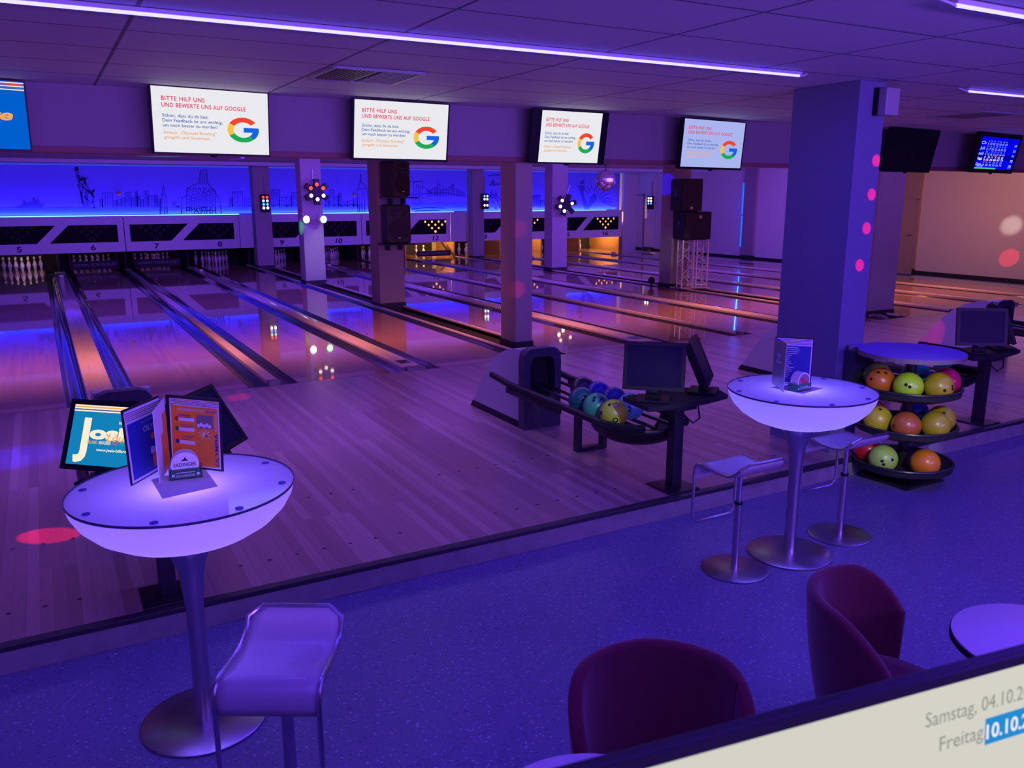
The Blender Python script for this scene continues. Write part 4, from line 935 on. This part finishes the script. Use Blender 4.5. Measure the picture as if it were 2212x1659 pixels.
# coaster holders and sheets
def coaster_holder(label, loc, yaw, lines, face, cards_label, art):
    t = thing('coaster_holder', label, 'coaster holder', loc, (0, 0, yaw))
    prof = [(-.062, 0), (.062, 0), (.052, .042), (-.052, .042)]
    mb = MB()
    for y0_, y1_ in ((-.030, -.027), (.027, .030)): mb.prism(prof, XZ @ Matrix.Translation((0, 0, -y1_)), y1_-y0_)
    mb.box((-.062, -.030, 0), (.062, .030, .004)); mb.box((-.0615, -.03, 0), (-.058, .03, .042), 0, Matrix.Identity(4)); mb.box((.058, -.03, 0), (.0615, .03, .042)); mb.build('card_tray', 'green', t)
    mb = MB()
    for s, v, wd, cpt in lines: add_text(mb, s, 0, v, wd, cpt, XZ, .01, center=True, lift=.0312)
    for s in (-1, 1): disc(mb, s*.046, .018, .006, XZ, .0312, 10)
    rect(mb, -.034, .026, .034, .029, XZ, .0312)
    mb.build('lettering', 'white_letter', t)
    c = thing('coaster_stack', cards_label, 'coasters', loc, (0, 0, yaw))
    r = .052
    MB().cyl((0, -.026, .004+r), (0, .026, .004+r), r, n=40).build('round_coasters', 'card', c, True)
    if art == 'text':
        mb = MB(); Mw = XZ @ Matrix.Translation((0, .004+r, 0)) @ Matrix.Rotation(R(0), 4, 'Z')
        add_text(mb, 'ERDINGER', 0, -.004, .084, .014, Mw, .015, center=True, lift=.0268)
        mb._add([Mw @ Vector(v) for v in ((-.016, .018, .0268), (.014, .017, .0268), (.006, .026, .0268), (.002, .035, .0268), (-.003, .026, .0268))], [(0, 1, 2, 3, 4)]); mb.build('lettering', 'ink', c)
    else:
        mb = MB(); disc(mb, 0, .004+r, r*.86, XZ, .0266, 30); mb.build('printed_face', 'edge', c); mb = MB(); disc(mb, -.012, .004+r+.006, .016, XZ, .0272, 14); disc(mb, .014, .004+r-.008, .013, XZ, .0272, 14); mb.build('printed_shape', 'pinred', c)
p = at(402, 1030, 'z', T1Z+.001)
coaster_holder('green card coaster holder standing on the nearer glowing table', p+Vector((0, .0, .0007)), -.12, (('DAS ALPENÖDER', .010, .07, .009),), 'white', 'stack of white beer mats with a printed name on the nearer table', 'text')
p2 = at(1727, 843, 'z', T2Z+.001)
coaster_holder('green card coaster holder standing on the table by the ball rack', p2+Vector((0, 0, .0007)), .05, (('DAS ALPENÖDER', .014, .07, .008),), 'white', 'stack of round beer mats with a pink picture on the table by the ball rack', 'art')
def sheet(label, pts, zz):
    q = [at(u, v, 'z', zz) for u, v in pts]; c = sum(q, Vector())/len(q)
    o = MB()._add([v-c for v in q]+[v-c+Vector((0, 0, .0006)) for v in q], [(3, 2, 1, 0), (4, 5, 6, 7), (0, 1, 5, 4), (1, 2, 6, 5), (2, 3, 7, 6), (3, 0, 4, 7)]).build('paper_sheet', 'paper', None, loc=c)
    tag(o, label, 'paper')
sheet('white paper sheet under the coaster holder on the nearer table', ((326, 1036), (351, 1078), (471, 1051), (440, 1008)), T1Z+.0002)
sheet('grey paper sheet under the folder on the table by the ball rack', ((1664, 837), (1735, 851), (1779, 839), (1710, 829)), T2Z+.0002)
# menu folder on the other table
t = thing('menu_folder', 'standing menu folder with grey cover and blue price page by the ball rack', 'menu', (0, 0, 0)); zt = T2Z+.001
A = at(1691, 847, 'z', zt); B = at(1667, 828, 'z', zt); Cc = at(1751, 833, 'z', zt)
o, M_, L_ = panel(t, 'grey_cover', B, A, H_*.93, 'cover', .006, .0)
mb = MB(); add_text(mb, 'Speis', L_*.30, H_*.62, L_*.38, .016, M_, .005, .2, lift=.002); add_text(mb, '&', L_*.45, H_*.56, L_*.10, .012, M_, lift=.002); add_text(mb, 'Getränk', L_*.28, H_*.49, L_*.46, .016, M_, .005, .2, lift=.002); mb.build('lettering', 'white_letter', o)
o, M_, L_ = panel(t, 'right_cover', B+Vector((.008, .006, 0)), Cc, H_*.93, 'folder', .006, .03); H2 = H_*.93
page(o, M_, .01, .004, L_-.006, H2-.006, 'pagewhite', .002)
o2 = page(o, M_, .016, .012, L_-.012, H2*.83, 'navy', .003)
for i in range(4): rect(MB(), .014, H2*(.95-.03*i), L_-.012, H2*(.962-.03*i), M_, .004).build('colour_stripe', 'navy' if i != 2 else 'pinred', o)
mb = MB()
for i in range(15): rect(mb, L_*.32, H2*(.74-.042*i), L_*(.32+(.34, .32, .28, .14, .1, .08, .12, .16, .08, .22, .16, .18, .1, .12, .08)[i]), H2*(.752-.042*i), M_, .0045)
rect(mb, L_*.32, H2*.78, L_*.62, H2*.80, M_, .0045)
mb.build('price_lines', 'white_letter', o2)

# ------------------------------------------------------------------ bar stools
def stool(x, y, yaw, label):
    """local +y is the raised rear lip, -y the front with the foot loop"""
    t = thing('bar_stool', label, 'stool', (x, y, FL), (0, 0, yaw)); zs = .625
    prof = [(-.196, -.105), (-.199, -.075), (-.196, -.045), (-.184, -.018), (-.162, -.003), (-.13, .0), (-.06, -.008), (.0, -.012), (.06, -.010), (.105, .002), (.138, .024), (.162, .050), (.180, .074)]
    hw = .158; vs = []; fs = []; cols_ = 9
    for i, (yy, zz) in enumerate(prof):
        for k in range(cols_):
            f = -1+2*k/(cols_-1); w_ = hw
            if i >= len(prof)-3: w_ = hw-(.0, .008, .034)[i-len(prof)+3]
            vs.append((f*w_, yy, zs+zz))
    P_ = cols_
    for i in range(len(prof)-1):
        for k in range(P_-1): fs.append((i*P_+k, i*P_+k+1, (i+1)*P_+k+1, (i+1)*P_+k))
    mb = MB()._add(vs, fs); o = mb.build('seat', 'seatlam', t, True)
    sm = o.modifiers.new('thick', 'SOLIDIFY'); sm.thickness = .012; sm.offset = -1
    def strip(pts, a, b):                                        # flat bar, a across, b thick
        return MB().tube(pts, a, 6, False, b)
    loop = []
    for s, seq in ((-1, prof[::-1]), (1, prof)):
        q = [(s*(hw+.006), yy, zs+zz-.004) for yy, zz in seq]
        if s == -1:
            q[0] = (-hw+.04, prof[-1][0]+.004, zs+prof[-1][1]+.002)
            loop += q+[(-hw-.006, -.197, zs-.30), (-hw-.002, -.197, zs-.345), (-hw+.03, -.197, zs-.372)]
        else:
            q[-1] = (hw-.04, prof[-1][0]+.004, zs+prof[-1][1]+.002)
            loop += [(hw-.03, -.197, zs-.372), (hw+.002, -.197, zs-.345), (hw+.006, -.197, zs-.30)]+q
    MB().tube(loop, .009, 8, True).build('frame_loop', 'steel', t, True)
    MB().cyl((0, 0, .012), (0, 0, .40), .0215, n=20).build('column', 'steel', t, True)
    MB().cyl((0, 0, .40), (0, 0, .415), .0235, n=20).build('collar', 'black', t, True)
    MB().cyl((0, 0, .415), (0, 0, zs-.03), .015, n=16).cyl((0, 0, zs-.05), (0, 0, zs-.022), .016, .05, n=16).build('piston', 'chrome', t, True)
    MB().lathe([(0, 0), (.183, 0), (.190, .003), (.190, .008), (.18, .012), (.03, .014), (0, .014)], 48).build('base_disc', 'steel', t, True)
    return t
s0 = stool(.512, -6.255, R(-30), 'grey bar stool nearest to the viewer, in front of the nearer glowing table')
copy_tree(s0, None, 'grey bar stool in front of the step, left of the further glowing table stem', loc=(3.255, -5.545, FL), rot=(0, 0, R(180)))
copy_tree(s0, None, 'grey bar stool between the further glowing table and the ball rack', loc=(4.19, -5.50, FL), rot=(0, 0, R(180)))

# ------------------------------------------------------------------ tub chairs and low tables
def tub_chair(x, y, face, label, amax=R(98)):
    t = thing('tub_chair', label, 'chair', (x, y, FL), (0, 0, math.atan2(face[1], face[0])+pi/2))   # local -y is the front
    n, mm_ = 30, 8; vs = []; fs = []
    def rim(a):
        f = abs(a)/amax; return .735-.02*f-.16*max(0, (f-.5)/.5)**2
    for i in range(n+1):
        a = -amax+2*amax*i/n; zt_ = rim(a)
        for k in range(mm_+1):
            v = k/mm_; z = .24+(zt_-.24)*v; r = .195+.075*(z-.24)/.5+.012*sin(pi*v)
            vs.append((r*1.02*sin(a), r*cos(a)*1.0, z))
    for i in range(n):
        for k in range(mm_): fs.append((i*(mm_+1)+k, i*(mm_+1)+k+1, (i+1)*(mm_+1)+k+1, (i+1)*(mm_+1)+k))
    o = MB()._add(vs, fs).build('backrest', 'velvet', t, True)
    sm = o.modifiers.new('thick', 'SOLIDIFY'); sm.thickness = .045; sm.offset = 0
    bv = o.modifiers.new('round', 'BEVEL'); bv.width = .018; bv.segments = 3; bv.limit_method = 'ANGLE'; bv.angle_limit = R(50)
    mb = MB().lathe([(0, .27), (.18, .27), (.205, .29), (.215, .335), (.205, .375), (.18, .395), (.10, .405), (0, .408)], 36)
    for v in mb.bm.verts:
        if v.co.y < 0: v.co.y *= 1.22
    mb.build('seat', 'velvet', t, True)
    for a in (45, 135, 225, 315):
        c_, s__ = cos(R(a)), sin(R(a)); MB().cyl((.15*c_, .15*s__, .28), (.20*c_, .20*s__, 0), .016, .011, n=12).build('leg', 'blackmetal', t, True)
    for s in ((1,) if face[0] < 0 else ()):
        a = s*R(72); pts = []
        for k in range(9):
            v = k/8; z = .26+(rim(a)-.25)*v; r = .195+.075*(z-.24)/.5+.012*sin(pi*v)-.0225
            pts.append((r*1.02*sin(a), r*cos(a), z))
        MB().tube(pts, .002, 5).build('seam', 'seam', t, True)
    return t
tub_chair(1.385, -7.17, (-.42, -.90), 'burgundy tub chair facing the small round table at the bottom centre')
tub_chair(2.455, -7.11, (.52, -.86), 'burgundy tub chair facing right, next to the round table at the right edge')
def low_table(x, y, label, r=.29, h=.62):
    t = thing('low_table', label, 'table', (x, y, FL))
    MB().lathe([(0, h-.028), (r-.01, h-.028), (r, h-.02), (r, h-.004), (r-.006, h), (0, h)], 56).build('table_top', 'tabletop', t, True)
    MB().lathe([(r-.008, h-.032), (r+.004, h-.030), (r+.004, h-.010), (r-.002, h-.008)], 56).build('edge_band', 'blackmat', t, True)
    MB().cyl((0, 0, .01), (0, 0, h-.03), .03, n=18).build('post', 'blackmetal', t, True)
    MB().lathe([(0, 0), (.22, 0), (.22, .01), (.03, .02), (0, .02)], 40).build('base_disc', 'blackmetal', t, True)
low_table(.97, -7.42, 'white round low table at the bottom centre, mostly behind the bright screen')
low_table(2.80, -7.46, 'white round low table at the right edge beside the tub chair')

# ------------------------------------------------------------------ counter with the till screen
cnt = thing('service_counter', 'bar counter below the picture on which the bright till screen stands', 'counter', (.9, -8.42, FL))
MB().box((-1.2, -.32, 0), (1.6, .26, 1.10), .01).build('body', 'soffit', cnt); MB().box((-1.25, -.36, 1.10), (1.65, .30, 1.14), .008).build('worktop', 'blackmat', cnt)
zt = 1.57; A = at(1293, 1659, 'z', zt); B = at(2212, 1411, 'z', zt)          # front top edge of the screen
ex = (B-A).normalized(); yw = math.atan2(ex.y, ex.x); tl_ = .10; scw, sch = .545, .335
fwd = Vector((sin(yw), -cos(yw), 0)); upv = Vector((0, 0, 1))*cos(tl_)-fwd*sin(tl_); nrm = ex.cross(upv)
org = A+ex*(scw/2-.035)-upv*sch
t = thing('till_screen', 'large bright till screen with a date list, close to the viewer', 'screen', org, (-tl_, 0, yw))
MB().box((-scw/2, .0005, 0), (scw/2, .016, sch), .003).build('housing', 'black', t)
bz = .0085; mb = MB(); mb.box((-scw/2, -.003, sch-bz), (scw/2, .002, sch)).box((-scw/2, -.003, 0), (-scw/2+bz, .002, sch-bz)).box((scw/2-bz, -.003, 0), (scw/2, .002, sch-bz)).box((-scw/2+bz, -.003, 0), (scw/2-bz, .002, bz)); mb.build('bezel', 'black', t)
p = rect(MB(), -scw/2+bz, bz, scw/2-bz, sch-bz, XZ, .0005).build('display', 'screen_warm', t)
zb_ = 1.005-org.z+.0
MB().box((-.04, .016, -.10), (.04, .04, .15), .006).box((-.13, -.07, -.125), (.13, .13, -.108), .006).build('stand', 'black', t)
def on_screen(u, v):
    d = (AX[0]*((u-1106)/F)-AX[1]*((v-829.5)/F)+AX[2]); q = CAM+d*((org-CAM).dot(nrm)/d.dot(nrm))-org
    return q.dot(ex), q.dot(upv)
xa, za = on_screen(1997, 1571); xb, zb2 = on_screen(1994, 1541); cap_ = za and abs(zb2-za)
xc, zc = on_screen(2112, 1543); sp_ = (xc-xa)/.086
mb = MB(); add_text(mb, 'Samstag, 04.10.2025', xa, za, xc-xa+.155*(xc-xa)/.115*.95 if xc > xa else None, cap_, XZ, .0, lift=.0012); 
xd, zd = on_screen(2027, 1622); add_text(mb, 'Freitag,', xd, zd, None, cap_, XZ, .0, lift=.0012); mb.build('lettering', 't_grey', p)
xe, ze = on_screen(2127, 1595)
rect(MB(), xe-.001, ze-.006, xe+.09, ze+cap_+.006, XZ, .0009).build('highlight', 'hl', p)
mb = MB(); add_text(mb, '10.10.2025', xe, ze, None, cap_, XZ, .02, lift=.0016); mb.build('lettering', 't_white', p)

# ------------------------------------------------------------------ coloured effect beams
def beam(u, v, ax, val, src, power, color, ang, blend=.25):
    tg = at(u, v, ax, val); spot('effect beam', src, tg, power*4, color, ang, blend, .004)
SRC = (3.9, -8.6, 2.66); RED = (1, .004, .03)
for u, v in ((1893, 347), (1883, 420), (1872, 493), (1857, 573)): beam(u, v, 'y', -4.571, SRC, 900, RED, 1.2)
beam(1117, 625, 'y', .64, (1.9, -8.4, 2.6), 420, RED, 1.6, .8); beam(1122, 495, 'y', .64, (1.9, -8.4, 2.6), 200, RED, 1.6, .8)
beam(103, 1157, 'z', 0, (-2.6, -1.9, 2.7), 300, RED, 4.0, .4); beam(515, 858, 'z', 0, (2.4, 1.8, 2.6), 70, RED, 5, .9)
beam(20, 990, 'z', 0, (-2.5, -2, 2.6), 400, (.02, .01, 1), 14, 1); beam(1018, 782, 'z', 0, (3, 1, 2.6), 120, (.02, .01, 1), 2.2, .8)
beam(1440, 398, 'x', 11.88, (8.0, 3.2, 2.5), 420, (.0, .0, 1), 6.0, .15)
beam(651, 490, 'x', 5.15, (3.0, 9.2, 1.9), 60, (.05, 1, .25), 9, .8); beam(690, 540, 'y', 10.1, (6.5, 8.0, 2.5), 26, (.95, 1, .6), 24, .9)
beam(2180, 557, 'x', RWX, (14, -1, 2.6), 330, RED, 3.5, .2); beam(2185, 487, 'x', RWX, (14, -1, 2.6), 230, (1, .85, .8), 4.5, .8)
beam(2015, 722, 'x', 10.13, (7.5, -3.2, 2.6), 90, RED, 5.5, .6); beam(2050, 800, 'z', 0, (7.5, -3.2, 2.6), 30, RED, 4, .8)
beam(1440, 537, 'y', 5.45, (10.0, 1.0, 1.8), 26, (.8, .9, 1), 12, .9)
beam(1250, 595, 'z', .03, (10, 4, 2.6), 70, (.05, 1, .4), .8, .3); beam(390, 672, 'z', .05, (1.8, 9, 2.6), 40, RED, .9, .5); beam(748, 648, 'z', .03, (4, 3, 2.6), 60, RED, 1.0, .5)
beam(1370, 1375, 'z', FL, (2.2, -6.5, 2.7), 14, (.03, .02, 1), 6, 1)
beam(350, 338, 'z', 2.78, (5.0, 9.6, 1.45), 60, (.05, 1, .3), 9, .9); beam(735, 343, 'z', 2.78, (5.3, 9.6, 1.45), 40, (.2, 1, .8), 16, .9)
